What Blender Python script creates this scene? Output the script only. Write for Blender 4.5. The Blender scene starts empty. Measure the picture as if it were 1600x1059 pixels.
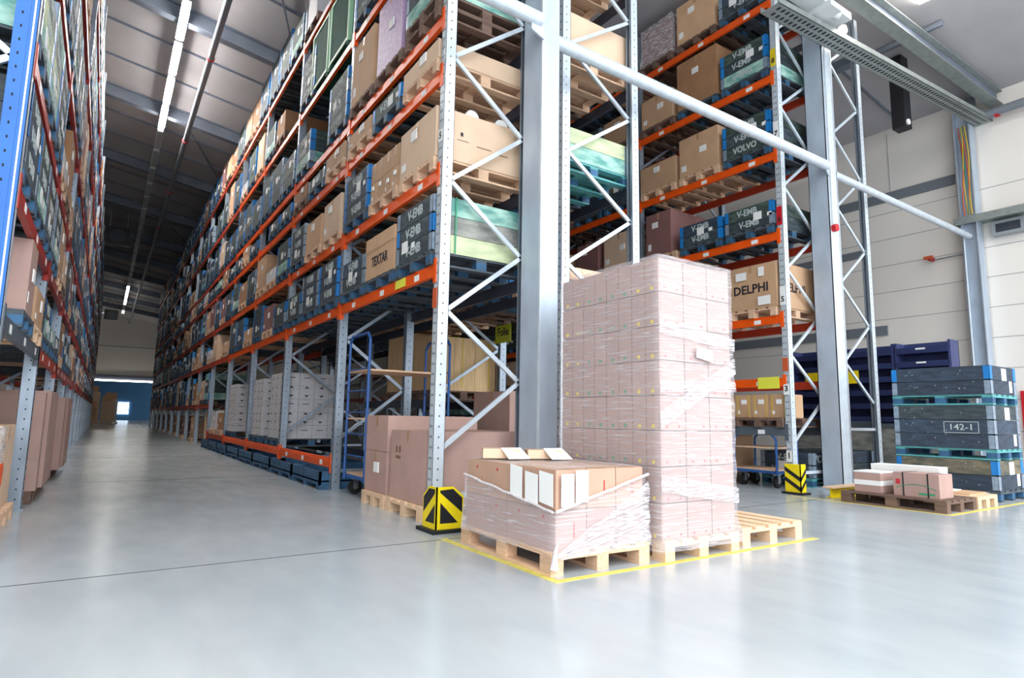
import bpy, math, random
from mathutils import Matrix, Vector
random.seed(11)
SC = bpy.context.scene
COL = SC.collection

# ------------------------------------------------------------------ camera
YAW, PITCH, ROLL, FPX = math.radians(33.65), math.radians(7.41), math.radians(.966), 950.0
CAM = Vector((0, 0, 1.0))
fwd = Vector((math.sin(YAW)*math.cos(PITCH), math.cos(YAW)*math.cos(PITCH), math.sin(PITCH)))
rgt = Vector((math.cos(YAW), -math.sin(YAW), 0)); up = rgt.cross(fwd)
r2 = math.cos(ROLL)*rgt + math.sin(ROLL)*up
u2 = -math.sin(ROLL)*rgt + math.cos(ROLL)*up
cd = bpy.data.cameras.new('camera'); cam = bpy.data.objects.new('camera', cd); COL.objects.link(cam)
cd.sensor_width = 36.0; cd.lens = FPX/1600*36.0; cd.clip_end = 300
m = Matrix.Identity(4)
for i in range(3):
    m[i][0] = r2[i]; m[i][1] = u2[i]; m[i][2] = -fwd[i]; m[i][3] = CAM[i]
cam.matrix_world = m
SC.camera = cam

# ------------------------------------------------------------------ world, lights, exposure
w = bpy.data.worlds.new('daylight'); SC.world = w; w.use_nodes = True
bg = w.node_tree.nodes['Background']
# overcast sky: brighter overhead than at the horizon
_nt = w.node_tree; _tc = _nt.nodes.new('ShaderNodeTexCoord'); _sx = _nt.nodes.new('ShaderNodeSeparateXYZ'); _rp = _nt.nodes.new('ShaderNodeValToRGB')
_nt.links.new(_tc.outputs['Generated'], _sx.inputs[0]); _nt.links.new(_sx.outputs['Z'], _rp.inputs[0]); _nt.links.new(_rp.outputs[0], bg.inputs[0])
_rp.color_ramp.elements[0].position = 0.0; _rp.color_ramp.elements[0].color = (.36, .385, .41, 1)
_rp.color_ramp.elements[1].position = .8; _rp.color_ramp.elements[1].color = (.92, .97, 1.0, 1)
bg.inputs[1].default_value = 4.3
SC.view_settings.view_transform = 'Standard'; SC.view_settings.look = 'None'
SC.view_settings.gamma = 1; SC.view_settings.use_curve_mapping = False
SC.view_settings.exposure = 0.56
LAMP_STRENGTH = 110.0

# ------------------------------------------------------------------ materials
def srgb(r, g, b):
    f = lambda c: (c/255/12.92) if c/255 <= .04045 else ((c/255+.055)/1.055)**2.4
    return (f(r), f(g), f(b), 1)
MATS = {}
def mat(name, rgb, rough=.6, metal=0., noise=0., scale=6., stretch=(1, 1, 1), rgb2=None, bump=0., rand=.0, spec=.5, emit=None, coat=0.):
    m = bpy.data.materials.new(name); m.use_nodes = True; MATS[name] = m
    nt = m.node_tree; b = nt.nodes['Principled BSDF']; L = nt.links.new
    b.inputs['Roughness'].default_value = rough; b.inputs['Metallic'].default_value = metal
    b.inputs['Specular IOR Level'].default_value = spec
    c = srgb(*rgb); b.inputs['Base Color'].default_value = c
    if coat: b.inputs['Coat Weight'].default_value = coat
    last = None
    if noise or rgb2 or bump:
        tc = nt.nodes.new('ShaderNodeTexCoord'); mp = nt.nodes.new('ShaderNodeMapping'); mp.inputs['Scale'].default_value = stretch
        nz = nt.nodes.new('ShaderNodeTexNoise'); nz.inputs['Scale'].default_value = scale; nz.inputs['Detail'].default_value = 5
        L(tc.outputs['Object'], mp.inputs[0]); L(mp.outputs[0], nz.inputs['Vector'])
        rp = nt.nodes.new('ShaderNodeValToRGB')
        c2 = srgb(*rgb2) if rgb2 else tuple(max(0, x*(1-noise)) for x in c[:3]) + (1,)
        rp.color_ramp.elements[0].position = .36; rp.color_ramp.elements[1].position = .64
        rp.color_ramp.elements[0].color = c2
        rp.color_ramp.elements[1].color = c if rgb2 else tuple(min(1, x*(1+noise)) for x in c[:3]) + (1,)
        L(nz.outputs['Fac'], rp.inputs[0]); last = rp.outputs[0]
        if bump:
            bp = nt.nodes.new('ShaderNodeBump'); bp.inputs['Strength'].default_value = bump; bp.inputs['Distance'].default_value = .01
            L(nz.outputs['Fac'], bp.inputs['Height']); L(bp.outputs[0], b.inputs['Normal'])
    if name.startswith('board_'):
        vz = nt.nodes.new('ShaderNodeTexNoise'); vz.inputs['Scale'].default_value = 34; vz.inputs['Detail'].default_value = 2
        L(tc.outputs['Object'], vz.inputs['Vector'])
        vr = nt.nodes.new('ShaderNodeMapRange'); vr.inputs['From Min'].default_value = .70; vr.inputs['From Max'].default_value = .76; L(vz.outputs['Fac'], vr.inputs[0])
        mm = nt.nodes.new('ShaderNodeMixRGB'); L(vr.outputs[0], mm.inputs[0]); L(last, mm.inputs[1]); mm.inputs[2].default_value = srgb(176, 180, 176); last = mm.outputs[0]
    if rand:
        oi = nt.nodes.new('ShaderNodeObjectInfo'); mr = nt.nodes.new('ShaderNodeMapRange')
        mr.inputs['To Min'].default_value = 1-rand; mr.inputs['To Max'].default_value = 1+rand
        L(oi.outputs['Random'], mr.inputs[0])
        hs = nt.nodes.new('ShaderNodeHueSaturation'); L(mr.outputs[0], hs.inputs['Value'])
        if last: L(last, hs.inputs['Color'])
        else: hs.inputs['Color'].default_value = c
        last = hs.outputs[0]
    if last: L(last, b.inputs['Base Color'])
    if emit is not None:
        b.inputs['Emission Color'].default_value = c; b.inputs['Emission Strength'].default_value = emit
    return m

mat('cardboard', (196, 158, 124), .75, noise=.06, scale=3, rand=.12)
mat('cardboard_pale', (218, 188, 160), .75, noise=.05, scale=3, rand=.08)
mat('cardboard_pink', (176, 144, 134), .75, noise=.06, scale=3, rand=.06)
mat('cardboard_brown', (160, 118, 84), .8, noise=.08, scale=3, rand=.12)
mat('cardboard_rose', (135, 95, 92), .7, noise=.05, scale=3)
mat('cardboard_seam', (120, 90, 70), .8)
mat('tape', (170, 135, 98), .35)
mat('white_board', (208, 206, 208), .6, noise=.03, scale=4)
mat('paper', (238, 238, 236), .7)
mat('yellow_paper', (226, 224, 70), .7)
mat('lime_paper', (190, 205, 60), .7)
mat('wood', (212, 176, 146), .75, noise=.14, scale=5, stretch=(1, 8, 8), rand=.10)
mat('wood_new', (222, 188, 154), .75, noise=.08, scale=5, stretch=(1, 8, 8))
mat('cardboard_top', (188, 152, 130), .75, noise=.05, scale=3)
#, .75, noise=.08, scale=5, stretch=(1, 8, 8))
mat('wood_dark', (112, 88, 76), .8, noise=.2, scale=5, stretch=(1, 8, 8), rand=.18)
mat('wood_crate', (224, 190, 142), .7, noise=.1, scale=4, stretch=(6, 6, 1))
mat('pallet_blue', (46, 88, 122), .6, noise=.25, scale=7, rand=.12)
mat('pallet_deck', (70, 80, 88), .7, noise=.25, scale=7, rand=.12)
mat('steel_teal', (86, 158, 160), .5, noise=.15, scale=7)
mat('steel_navy', (52, 62, 108), .5, noise=.1, scale=3)
mat('board_black', (66, 78, 82), .7, noise=.35, scale=5, stretch=(1, 1, 5), rgb2=(42, 52, 60), rand=.22, bump=.3)
mat('board_navy', (50, 64, 80), .7, noise=.3, scale=5, stretch=(1, 1, 5), rand=.2, bump=.3)
mat('board_green', (74, 92, 82), .7, noise=.35, scale=5, stretch=(1, 1, 5), rgb2=(46, 58, 58), rand=.2, bump=.3)
mat('board_teal', (92, 150, 142), .7, noise=.2, scale=4, stretch=(1, 1, 3), rgb2=(170, 205, 190), rand=.1, bump=.3)
mat('board_grey', (120, 122, 118), .7, noise=.2, scale=4, stretch=(1, 1, 3), rgb2=(160, 158, 150), bump=.3)
mat('board_cream', (196, 205, 165), .7, noise=.15, scale=4, stretch=(1, 1, 3), bump=.2)
mat('board_old', (122, 112, 92), .8, scale=4, stretch=(1, 1, 3), rgb2=(74, 78, 72), bump=.3)
mat('hinge_blue', (24, 122, 196), .5, rand=.15)
mat('hinge_silver', (150, 168, 186), .4, metal=.4, noise=.15, scale=20)
mat('stencil', (178, 188, 188), .8)
mat('joint_grey', (168, 168, 170), .7)
mat('ink', (40, 36, 44), .7)
mat('ink_red', (190, 50, 60), .7)
mat('ink_green', (60, 150, 110), .7)
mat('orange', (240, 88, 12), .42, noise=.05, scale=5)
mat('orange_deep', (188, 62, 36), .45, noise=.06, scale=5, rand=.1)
mat('rail_red', (166, 42, 36), .42, noise=.08, scale=5)
mat('rail_grey', (84, 94, 104), .5, noise=.1, scale=5)
mat('rail_dark', (52, 56, 68), .5, noise=.1, scale=5)
mat('galvanised', (158, 170, 184), .42, metal=.55, noise=.12, scale=9, stretch=(1, 1, .3))
mat('galvanised_pale', (205, 214, 222), .45, metal=.3, noise=.06, scale=9)
mat('column_steel', (186, 198, 212), .5, metal=.35, noise=.10, scale=3, stretch=(1, 1, .5))
mat('hole', (30, 34, 40), .9)
mat('blue_paint', (22, 98, 178), .45, noise=.08, scale=4)
mat('trolley_blue', (36, 84, 150), .45, noise=.08, scale=6)
mat('rubber', (22, 22, 24), .6)
mat('zinc', (170, 175, 178), .35, metal=.8)
mat('guard_yellow', (238, 212, 20), .45, noise=.05, scale=8)
mat('guard_black', (26, 26, 32), .5)
mat('floor_tape', (206, 192, 96), .6, noise=.12, scale=14)
mat('green_steel', (24, 84, 70), .85, noise=.15, scale=5)
mat('green_rim', (160, 205, 170), .5)
mat('lilac', (178, 150, 186), .5, noise=.15, scale=30)
mat('red_paint', (196, 24, 36), .5)
mat('ceiling_panel', (176, 173, 176), .8, noise=.05, scale=1.2)
mat('roof_steel', (112, 120, 134), .6, noise=.12, scale=2)
mat('pipe_grey', (120, 126, 134), .5)
mat('tray_steel', (146, 152, 150), .5, metal=.3, noise=.1, scale=8)
mat('lamp_off', (150, 156, 160), .5)
mat('lamp_housing', (214, 218, 218), .5)
mat('lamp_on', (255, 252, 246), .5, emit=LAMP_STRENGTH)
mat('lamp_far', (255, 250, 240), .5, emit=16)
mat('window_glow', (215, 235, 255), .5, emit=3.0)
mat('cable_yellow', (210, 180, 50), .5); mat('cable_orange', (200, 90, 50), .5); mat('cable_green', (70, 140, 120), .5)
mat('blue_wall', (70, 120, 160), .6)

def wall_material():
    m = bpy.data.materials.new('wall_panel'); m.use_nodes = True; MATS['wall_panel'] = m
    nt = m.node_tree; b = nt.nodes['Principled BSDF']; L = nt.links.new; b.inputs['Roughness'].default_value = .55
    tc = nt.nodes.new('ShaderNodeTexCoord'); nz = nt.nodes.new('ShaderNodeTexNoise'); nz.inputs['Scale'].default_value = .6
    rp = nt.nodes.new('ShaderNodeValToRGB'); rp.color_ramp.elements[0].color = srgb(236, 229, 221); rp.color_ramp.elements[1].color = srgb(244, 239, 231)
    L(tc.outputs['Object'], nz.inputs['Vector']); L(nz.outputs['Fac'], rp.inputs[0]); L(rp.outputs[0], b.inputs['Base Color'])
wall_material()

def floor_material():
    m = bpy.data.materials.new('polished_concrete'); m.use_nodes = True; MATS['polished_concrete'] = m
    nt = m.node_tree; b = nt.nodes['Principled BSDF']; L = nt.links.new
    tc = nt.nodes.new('ShaderNodeTexCoord')
    n1 = nt.nodes.new('ShaderNodeTexNoise'); n1.inputs['Scale'].default_value = .5; n1.inputs['Detail'].default_value = 3; n1.inputs['Roughness'].default_value = .5
    mp = nt.nodes.new('ShaderNodeMapping'); mp.inputs['Scale'].default_value = (2.2, .7, 1); mp.inputs['Rotation'].default_value = (0, 0, .5)
    n2 = nt.nodes.new('ShaderNodeTexNoise'); n2.inputs['Scale'].default_value = 2.5; n2.inputs['Detail'].default_value = 4; n2.inputs['Roughness'].default_value = .5
    L(tc.outputs['Object'], n1.inputs['Vector']); L(tc.outputs['Object'], mp.inputs[0]); L(mp.outputs[0], n2.inputs['Vector'])
    r1 = nt.nodes.new('ShaderNodeValToRGB'); r1.color_ramp.elements[0].position = .3; r1.color_ramp.elements[1].position = .7
    r1.color_ramp.elements[0].color = srgb(162, 168, 172); r1.color_ramp.elements[1].color = srgb(182, 186, 188)
    r2_ = nt.nodes.new('ShaderNodeValToRGB'); r2_.color_ramp.elements[0].position = .25; r2_.color_ramp.elements[1].position = .75
    r2_.color_ramp.elements[0].color = (.90, .91, .92, 1); r2_.color_ramp.elements[1].color = (1, 1, 1, 1)
    mx = nt.nodes.new('ShaderNodeMixRGB'); mx.blend_type = 'MULTIPLY'; mx.inputs[0].default_value = 1
    L(n1.outputs['Fac'], r1.inputs[0]); L(n2.outputs['Fac'], r2_.inputs[0]); L(r1.outputs[0], mx.inputs[1]); L(r2_.outputs[0], mx.inputs[2])
    L(mx.outputs[0], b.inputs['Base Color'])
    mr = nt.nodes.new('ShaderNodeMapRange'); mr.inputs['To Min'].default_value = .17; mr.inputs['To Max'].default_value = .27
    L(n2.outputs['Fac'], mr.inputs[0]); L(mr.outputs[0], b.inputs['Roughness'])
    bp = nt.nodes.new('ShaderNodeBump'); bp.inputs['Strength'].default_value = .03; bp.inputs['Distance'].default_value = .02
    L(n1.outputs['Fac'], bp.inputs['Height']); L(bp.outputs[0], b.inputs['Normal'])
floor_material()

def film_material(name, lo, hi, streak=(1, 1, 14), rot=0.0, fmin=.52, fmax=.72):
    m = bpy.data.materials.new(name); m.use_nodes = True; MATS[name] = m
    nt = m.node_tree; L = nt.links.new
    out = nt.nodes['Material Output']; b = nt.nodes['Principled BSDF']
    b.inputs['Base Color'].default_value = (.80, .76, .79, 1); b.inputs['Roughness'].default_value = .3
    tr = nt.nodes.new('ShaderNodeBsdfTransparent'); mix = nt.nodes.new('ShaderNodeMixShader')
    tc = nt.nodes.new('ShaderNodeTexCoord'); mp = nt.nodes.new('ShaderNodeMapping'); mp.inputs['Scale'].default_value = streak; mp.inputs['Rotation'].default_value = (rot, rot*.5, 0)
    nz = nt.nodes.new('ShaderNodeTexNoise'); nz.inputs['Scale'].default_value = 3.2; nz.inputs['Detail'].default_value = 6; nz.inputs['Distortion'].default_value = .6
    L(tc.outputs['Object'], mp.inputs[0]); L(mp.outputs[0], nz.inputs['Vector'])
    mr = nt.nodes.new('ShaderNodeMapRange'); mr.inputs['From Min'].default_value = fmin; mr.inputs['From Max'].default_value = fmax  # sparse whitish streaks: wrinkle highlights painted into the film's opacity
    mr.inputs['To Min'].default_value = lo; mr.inputs['To Max'].default_value = hi
    L(nz.outputs['Fac'], mr.inputs[0]); L(mr.outputs[0], mix.inputs[0])
    bp = nt.nodes.new('ShaderNodeBump'); bp.inputs['Strength'].default_value = .5; bp.inputs['Distance'].default_value = .012
    L(nz.outputs['Fac'], bp.inputs['Height']); L(bp.outputs[0], b.inputs['Normal'])
    L(tr.outputs[0], mix.inputs[1]); L(b.outputs[0], mix.inputs[2]); L(mix.outputs[0], out.inputs[0])
film_material('stretch_film', .24, .58, (1.3, 1.3, 26), .0, .5, .74)
film_material('stretch_film_heavy', .18, .9, (3, 3, 26), .2, .45, .68)
film_material('stretch_film_faint', .06, .3, (2, 2, 16), .1)
film_material('film_rope', .7, .98, (8, 8, 8))

# ------------------------------------------------------------------ mesh builder
class MB:
    def __init__(s): s.v = []; s.f = []; s.m = []; s.mats = []
    def mi(s, n):
        if n not in s.mats: s.mats.append(n)
        return s.mats.index(n)
    def hexa(s, P, mt):
        k = len(s.v); s.v += [tuple(p) for p in P]; i = s.mi(mt)
        for q in ((0, 3, 2, 1), (4, 5, 6, 7), (0, 1, 5, 4), (1, 2, 6, 5), (2, 3, 7, 6), (3, 0, 4, 7)):
            s.f.append(tuple(k+a for a in q)); s.m.append(i)
        return s
    def box(s, x0, x1, y0, y1, z0, z1, mt):
        if x0 > x1: x0, x1 = x1, x0
        if y0 > y1: y0, y1 = y1, y0
        return s.hexa([(x0, y0, z0), (x1, y0, z0), (x1, y1, z0), (x0, y1, z0), (x0, y0, z1), (x1, y0, z1), (x1, y1, z1), (x0, y1, z1)], mt)
    def bar(s, p, q, a, b, mt, ref=(0, 1, 0)):
        p = Vector(p); q = Vector(q); d = (q-p).normalized(); u = d.cross(Vector(ref))
        if u.length < 1e-4: u = d.cross(Vector((1, 0, 0)))
        u.normalize(); v = d.cross(u)
        P = []
        for c in (p, q):
            for i, j in ((-1, -1), (1, -1), (1, 1), (-1, 1)): P.append(c + u*i*a/2 + v*j*b/2)
        k = len(s.v); s.v += [tuple(x) for x in P]; im = s.mi(mt)
        for f in ((0, 1, 2, 3), (7, 6, 5, 4), (4, 5, 1, 0), (5, 6, 2, 1), (6, 7, 3, 2), (7, 4, 0, 3)):
            s.f.append(tuple(k+t for t in f)); s.m.append(im)
        return s
    def cyl(s, p, q, r, mt, n=12, r2=None):
        p = Vector(p); q = Vector(q); d = (q-p).normalized(); u = d.cross(Vector((0, 0, 1)))
        if u.length < 1e-3: u = Vector((1, 0, 0))
        u.normalize(); v = d.cross(u); k = len(s.v); im = s.mi(mt); r2 = r if r2 is None else r2
        for c, rr in ((p, r), (q, r2)):
            for i in range(n):
                a = 2*math.pi*i/n; s.v.append(tuple(c + (u*math.cos(a)+v*math.sin(a))*rr))
        for i in range(n):
            j = (i+1) % n; s.f.append((k+i, k+j, k+n+j, k+n+i)); s.m.append(im)
        s.f.append(tuple(k+i for i in reversed(range(n)))); s.m.append(im)
        s.f.append(tuple(k+n+i for i in range(n))); s.m.append(im)
        return s
    def tube(s, pts, r, mt, n=8):
        for a, b in zip(pts, pts[1:]): s.cyl(a, b, r, mt, n)
        return s
    def poly(s, P, mt):
        k = len(s.v); s.v += [tuple(p) for p in P]; s.f.append(tuple(range(k, k+len(P)))); s.m.append(s.mi(mt)); return s
    def prism(s, P, off, mt):
        off = Vector(off); n = len(P); k = len(s.v); im = s.mi(mt)
        s.v += [tuple(p) for p in P] + [tuple(Vector(p)+off) for p in P]
        s.f.append(tuple(k+i for i in range(n))); s.m.append(im)
        s.f.append(tuple(k+n+i for i in reversed(range(n)))); s.m.append(im)
        for i in range(n):
            j = (i+1) % n; s.f.append((k+i, k+n+i, k+n+j, k+j)); s.m.append(im)
        return s
    def mesh(s, name, smooth=False):
        me = bpy.data.meshes.new(name); me.from_pydata(s.v, [], s.f)
        for n in s.mats: me.materials.append(MATS[n])
        me.polygons.foreach_set('material_index', s.m)
        if smooth: me.polygons.foreach_set('use_smooth', [True]*len(s.f))
        me.update(); return me

def ob(name, me, parent=None, loc=(0, 0, 0), rz=0, label=None, cat=None, group=None, kind=None):
    if isinstance(me, MB): me = me.mesh(name)
    o = bpy.data.objects.new(name, me); COL.objects.link(o)
    if parent is not None: o.parent = parent
    o.location = loc; o.rotation_euler = (0, 0, rz)
    if label: o['label'] = label
    if cat: o['category'] = cat
    if group: o['group'] = group
    if kind: o['kind'] = kind
    return o
def struct(name, me, loc=(0, 0, 0)): return ob(name, me, None, loc, kind='structure')

# ------------------------------------------------------------------ lettering
TXT = {}
FACE = {'-x': Matrix(((0, 0, -1, 0), (-1, 0, 0, 0), (0, 1, 0, 0), (0, 0, 0, 1))),
        '-y': Matrix(((1, 0, 0, 0), (0, 0, -1, 0), (0, 1, 0, 0), (0, 0, 0, 1)))}
def text_mesh(s, size, mt, face, wide=1.0, bold=.0, shear=0.):
    key = (s, size, mt, face, wide, bold)
    if key in TXT: return TXT[key]
    cu = bpy.data.curves.new('lettering', 'FONT'); cu.body = s; cu.size = size; cu.align_x = 'CENTER'; cu.align_y = 'CENTER'
    cu.extrude = .0015; cu.offset = bold; cu.resolution_u = 2; cu.shear = shear
    o = bpy.data.objects.new('tmp', cu); COL.objects.link(o)
    dg = bpy.context.evaluated_depsgraph_get()
    me = bpy.data.meshes.new_from_object(o.evaluated_get(dg))
    me.transform(FACE[face] @ Matrix.Diagonal((wide, 1, 1, 1)))
    me.materials.clear(); me.materials.append(MATS[mt])
    bpy.data.objects.remove(o); bpy.data.curves.remove(cu)
    TXT[key] = me; return me

# ------------------------------------------------------------------ tree prototypes  (name, mesh, loc, children, label)
class N:
    def __init__(s, name, mesh=None, loc=(0, 0, 0), ch=(), label=None):
        s.name = name; s.mesh = mesh.mesh(name) if isinstance(mesh, MB) else mesh; s.loc = loc; s.ch = list(ch); s.label = label
def inst(n, parent=None, loc=None, rz=0, **tags):
    o = ob(n.name, n.mesh, parent, loc if loc is not None else n.loc, rz, **tags)
    if n.label and parent is not None: o['label'] = n.label
    for c in n.ch: inst(c, o)
    return o

# ---- pallets: long side along X (1.2), short along Y
CACHE = {}
PL, PW, PH = 1.2, .88, .144
def pallet_geo(m_, pw, pl, rough, parts):
    top = MB()
    bw = .125
    for i in range(5 if not parts else 5):
        y = -pw/2 + i*(pw-bw)/4
        top.box(-pl/2, pl/2, y, y+bw, .122, .144, m_)
    for x in (-pl/2, -bw/2, pl/2-bw): top.box(x, x+bw, -pw/2, pw/2, .1, .122, m_)
    blocks = []
    for x in (-pl/2, -bw/2, pl/2-bw):
        for y in (-pw/2, -.05, pw/2-.1): blocks.append((x, y))
    bots = [(-pw/2), (-.05), (pw/2-.1)]
    return top, blocks, bots, bw
def pallet(kind, near, pw=PW, pl=PL):
    key = ('pal', kind, near, pw, pl)
    if key in CACHE: return CACHE[key]
    m_ = {'wood': 'wood', 'dark': 'wood_dark', 'blue': 'pallet_blue', 'new': 'wood_new', 'teal': 'steel_teal'}[kind]
    mb_ = 'pallet_blue' if kind == 'teal' else m_
    if kind == 'blue': m_ = 'pallet_deck'
    top, blocks, bots, bw = pallet_geo(m_, pw, pl, 0, near)
    if near:
        ch = [N('deck_boards', top)]
        blk = MB().box(0, bw, 0, .1, .022, .1, mb_).mesh('block')
        for x, y in blocks: ch.append(N('block', blk, (x, y, 0)))
        rn = MB().box(-pl/2, pl/2, 0, .1, 0, .022, m_).mesh('runner_board')
        for y in bots: ch.append(N('runner_board', rn, (0, y, 0)))
        n = N('pallet', None, ch=ch)
    else:
        for x, y in blocks: top.box(x, x+bw, y, y+.1, .022, .1, mb_)
        for y in bots: top.box(-pl/2, pl/2, y, y+.1, 0, .022, m_)
        n = N('pallet', top)
    CACHE[key] = n; return n

# ---- collar crates
def crate(nc, near, style='black', txt=('V-EMB',), hinge=None, cw=.9, cl=1.18, seed=0, papers=True):
    key = ('crate', nc, near, style, txt, cw, cl, seed, papers)
    if key in CACHE: return CACHE[key]
    rnd = random.Random(seed*7+nc)
    pal = {'black': ['board_black', 'board_navy', 'board_black'], 'green': ['board_green', 'board_black', 'board_green'],
           'teal': ['board_teal', 'board_black', 'board_green'], 'mixed': ['board_black', 'board_green', 'board_navy'],
           'near': ['board_cream', 'board_grey', 'board_teal'], 'floor': ['board_navy', 'board_navy', 'board_black'],
           'old': ['board_navy', 'board_old', 'board_black'], 'pale': ['board_teal', 'board_cream', 'board_grey']}[style]
    h = .2; ch = []; far = MB()
    x0, x1, y0, y1 = -cl/2, cl/2, -cw/2, cw/2
    for k in range(nc):
        mt = pal[k % 3]; fm = 'board_black' if style == 'near' else mt
        z0, z1 = k*h, k*h+h-.006
        g = far if not near else MB()
        zz = z0 if not near else 0
        g.box(x0, x0+.024, y0, y1, zz, zz+.194, fm); g.box(x1-.024, x1, y0, y1, zz, zz+.194, fm)
        g.box(x0, x1, y0, y0+.024, zz, zz+.194, mt); g.box(x0, x1, y1-.024, y1, zz, zz+.194, mt)
        hm = 'hinge_blue' if (k == 1 if style == 'near' else rnd.random() < .42) else 'hinge_silver'
        hs = []
        for sx, sy in ((-1, -1), (-1, 1), (1, -1), (1, 1)):
            cx = sx*cl/2; cy = sy*cw/2
            H = far if not near else MB()
            H.box(cx+sx*.004, cx, cy-sy*.07, cy+sy*.004, zz+.008, zz+.188, hm)
            H.box(cx-sx*.085, cx+sx*.004, cy+sy*.004, cy, zz+.008, zz+.188, hm)
            if near: hs.append(N('corner_hinge', H))
        if near:
            ch.append(N('collar', g, (0, 0, z0), hs))
            t = txt[k % len(txt)] if txt else None
            if t and not (style == 'floor'):
                ts = text_mesh(t, .15, 'stencil', '-x', .9 if len(t) < 6 else .8, .004)
                ch.append(N('stencil_lettering', ts, (x0-.0016, rnd.uniform(-.03, .03), z0+.1)))
    lz = nc*h-.006
    L_ = far if not near else MB()
    L_.box(x0+.002, x1-.002, y0+.002, y1-.002, lz-.012, lz, 'board_grey' if style in ('near', 'pale') else 'board_black')
    if near: ch.append(N('lid', L_))
    if papers:
        P_ = far if not near else MB()
        py = rnd.uniform(-.25, .15); pz = (nc-1)*h*rnd.random()
        P_.box(x0-.004, x0-.0005, py, py+.15, pz+.03, pz+.16, 'paper')
        if near: ch.append(N('paper_label', P_)); P_ = MB()
        P_.box(x0-.004, x0-.0005, py-.18, py-.1, pz+.05, pz+.11, 'paper')
        if near: ch.append(N('paper_label', P_))
    n = N('collar_crate', None, ch=ch) if near else N('collar_crate', far)
    CACHE[key] = n; return n

# ---- cartons
def carton(w, d, h, mt='cardboard', near=True, seed=0, lab=True, tape=True, lid=0., txt=None):
    """w along X, d along Y"""
    key = ('carton', round(w, 2), round(d, 2), round(h, 2), mt, near, seed, lab, tape, lid, txt)
    if key in CACHE: return CACHE[key]
    rnd = random.Random(seed+3)
    x0, x1, y0, y1 = -w/2, w/2, -d/2, d/2
    b = MB(); e = .004
    # slightly chamfered body made of a stepped shell
    b.box(x0, x1, y0, y1, e, h-e, mt); b.box(x0+e, x1-e, y0+e, y1-e, 0, h, mt)
    ch = []; far = b if not near else None
    if tape:
        T = far or MB()
        T.box(x0+.01, x1-.01, -.025, .025, h, h+.0015, 'tape')
        T.box(x0-.0015, x0, -.025, .025, h-.12 if h > .2 else h*.5, h, 'tape'); T.box(x1, x1+.0015, -.025, .025, h-.12 if h > .2 else h*.5, h, 'tape')
        if near: ch.append(N('packing_tape', T))
    if lid:
        Ld = far or MB(); Ld.box(x0-.008, x1+.008, y0-.008, y1+.008, h-lid, h+.004, mt)
        if near: ch.append(N('lid', Ld))
    if lab:
        P_ = far or MB(); py = rnd.uniform(-d*.3, d*.1); pz = rnd.uniform(.45, .7)*h; s = min(.14, d*.3)
        P_.box(x0-.011, x0-.0002, py, py+s, pz, min(h-.01, pz+s*.8), 'paper')
        if near: ch.append(N('paper_label', P_)); P_ = MB()
        if rnd.random() < .5:
            P_.box(x0-.004, x0-.0002, y1-.12*d-.05, y1-.05, h*.15, h*.3, 'paper')
            if near: ch.append(N('paper_label', P_))
    if txt:
        s_, sz, wd, zc, faces = txt
        for fc in faces:
            tm = text_mesh(s_, sz, 'ink', fc, wd, .005)
            ch.append(N('printed_lettering', tm, (x0-.0016, 0, zc) if fc == '-x' else (-.1, y0-.0016, zc)))
    if near and ch:
        n = N('cardboard_box', None, ch=[N('carton_body', b)]+ch)
    else: n = N('cardboard_box', b)
    CACHE[key] = n; return n
# ================================================================== the hall
def zc(x): return 10.45 - .155*(x-1)         # roof slopes gently down to the right hand wall
f = MB().box(-9, 17, -7, 90, -.1, 0, 'polished_concrete'); struct('floor', f)
g = MB()
g.box(-9, 15.5, 4.6, 4.61, 0, .0012, 'hole')
for y in (10.6, 16.1, 22.1, 28.1): g.box(-9, 15.5, y, y+.008, 0, .0012, 'hole')
struct('trim_1', g)
c = MB(); c.hexa([(-9, -.6, zc(-9)), (15.9, -.6, zc(15.9)), (15.9, 73, zc(15.9)), (-9, 73, zc(-9)), (-9, -.6, zc(-9)+.2), (15.9, -.6, zc(15.9)+.2), (15.9, 73, zc(15.9)+.2), (-9, 73, zc(-9)+.2)], 'ceiling_panel')
struct('ceiling', c)
wl = MB().box(15.5, 15.7, -3, 72, 0, 9.6, 'wall_panel'); struct('wall_right', wl)
struct('wall_left', MB().box(-6.2, -6, -3, 72, 0, 11.2, 'wall_panel'))
wf = MB(); wf.box(-6, -1.2, 72, 72.2, 0, 10.9, 'wall_panel'); wf.box(4.2, 15.5, 72, 72.2, 0, 10.3, 'wall_panel'); wf.box(-1.2, 4.2, 72, 72.2, 4.6, 10.6, 'wall_panel')
struct('wall_far', wf)
wj = MB()
for z in (.9, 1.55, 2.2, 2.85, 3.5, 4.15, 4.8, 5.45, 6.1): wj.box(15.492, 15.5, -3, 72, z, z+.012, 'joint_grey')
for y in (.4, 6.75, 12.8): wj.box(15.492, 15.5, y, y+.014, 6.6, 8.1, 'joint_grey')
struct('trim_2', wj)
ws = MB(); ws.box(15.44, 15.5, 5.4, 72, 6.38, 6.6, 'pipe_grey'); ws.box(15.44, 15.5, 7.3, 72, 5.12, 5.3, 'pipe_grey'); ws.box(15.44, 15.5, 7.0, 72, 3.12, 3.35, 'pipe_grey'); ws.box(15.44, 15.5, 8.0, 72, 7.85, 8.0, 'pipe_grey')
struct('trim_3', ws)
wh = MB(); wh.box(-6, 15.5, 71.9, 72, 3.95, 4.6, 'rail_dark'); wh.box(-6, 15.5, 71.93, 71.99, 7.4, 7.46, 'pipe_grey'); struct('trim_4', wh)
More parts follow.
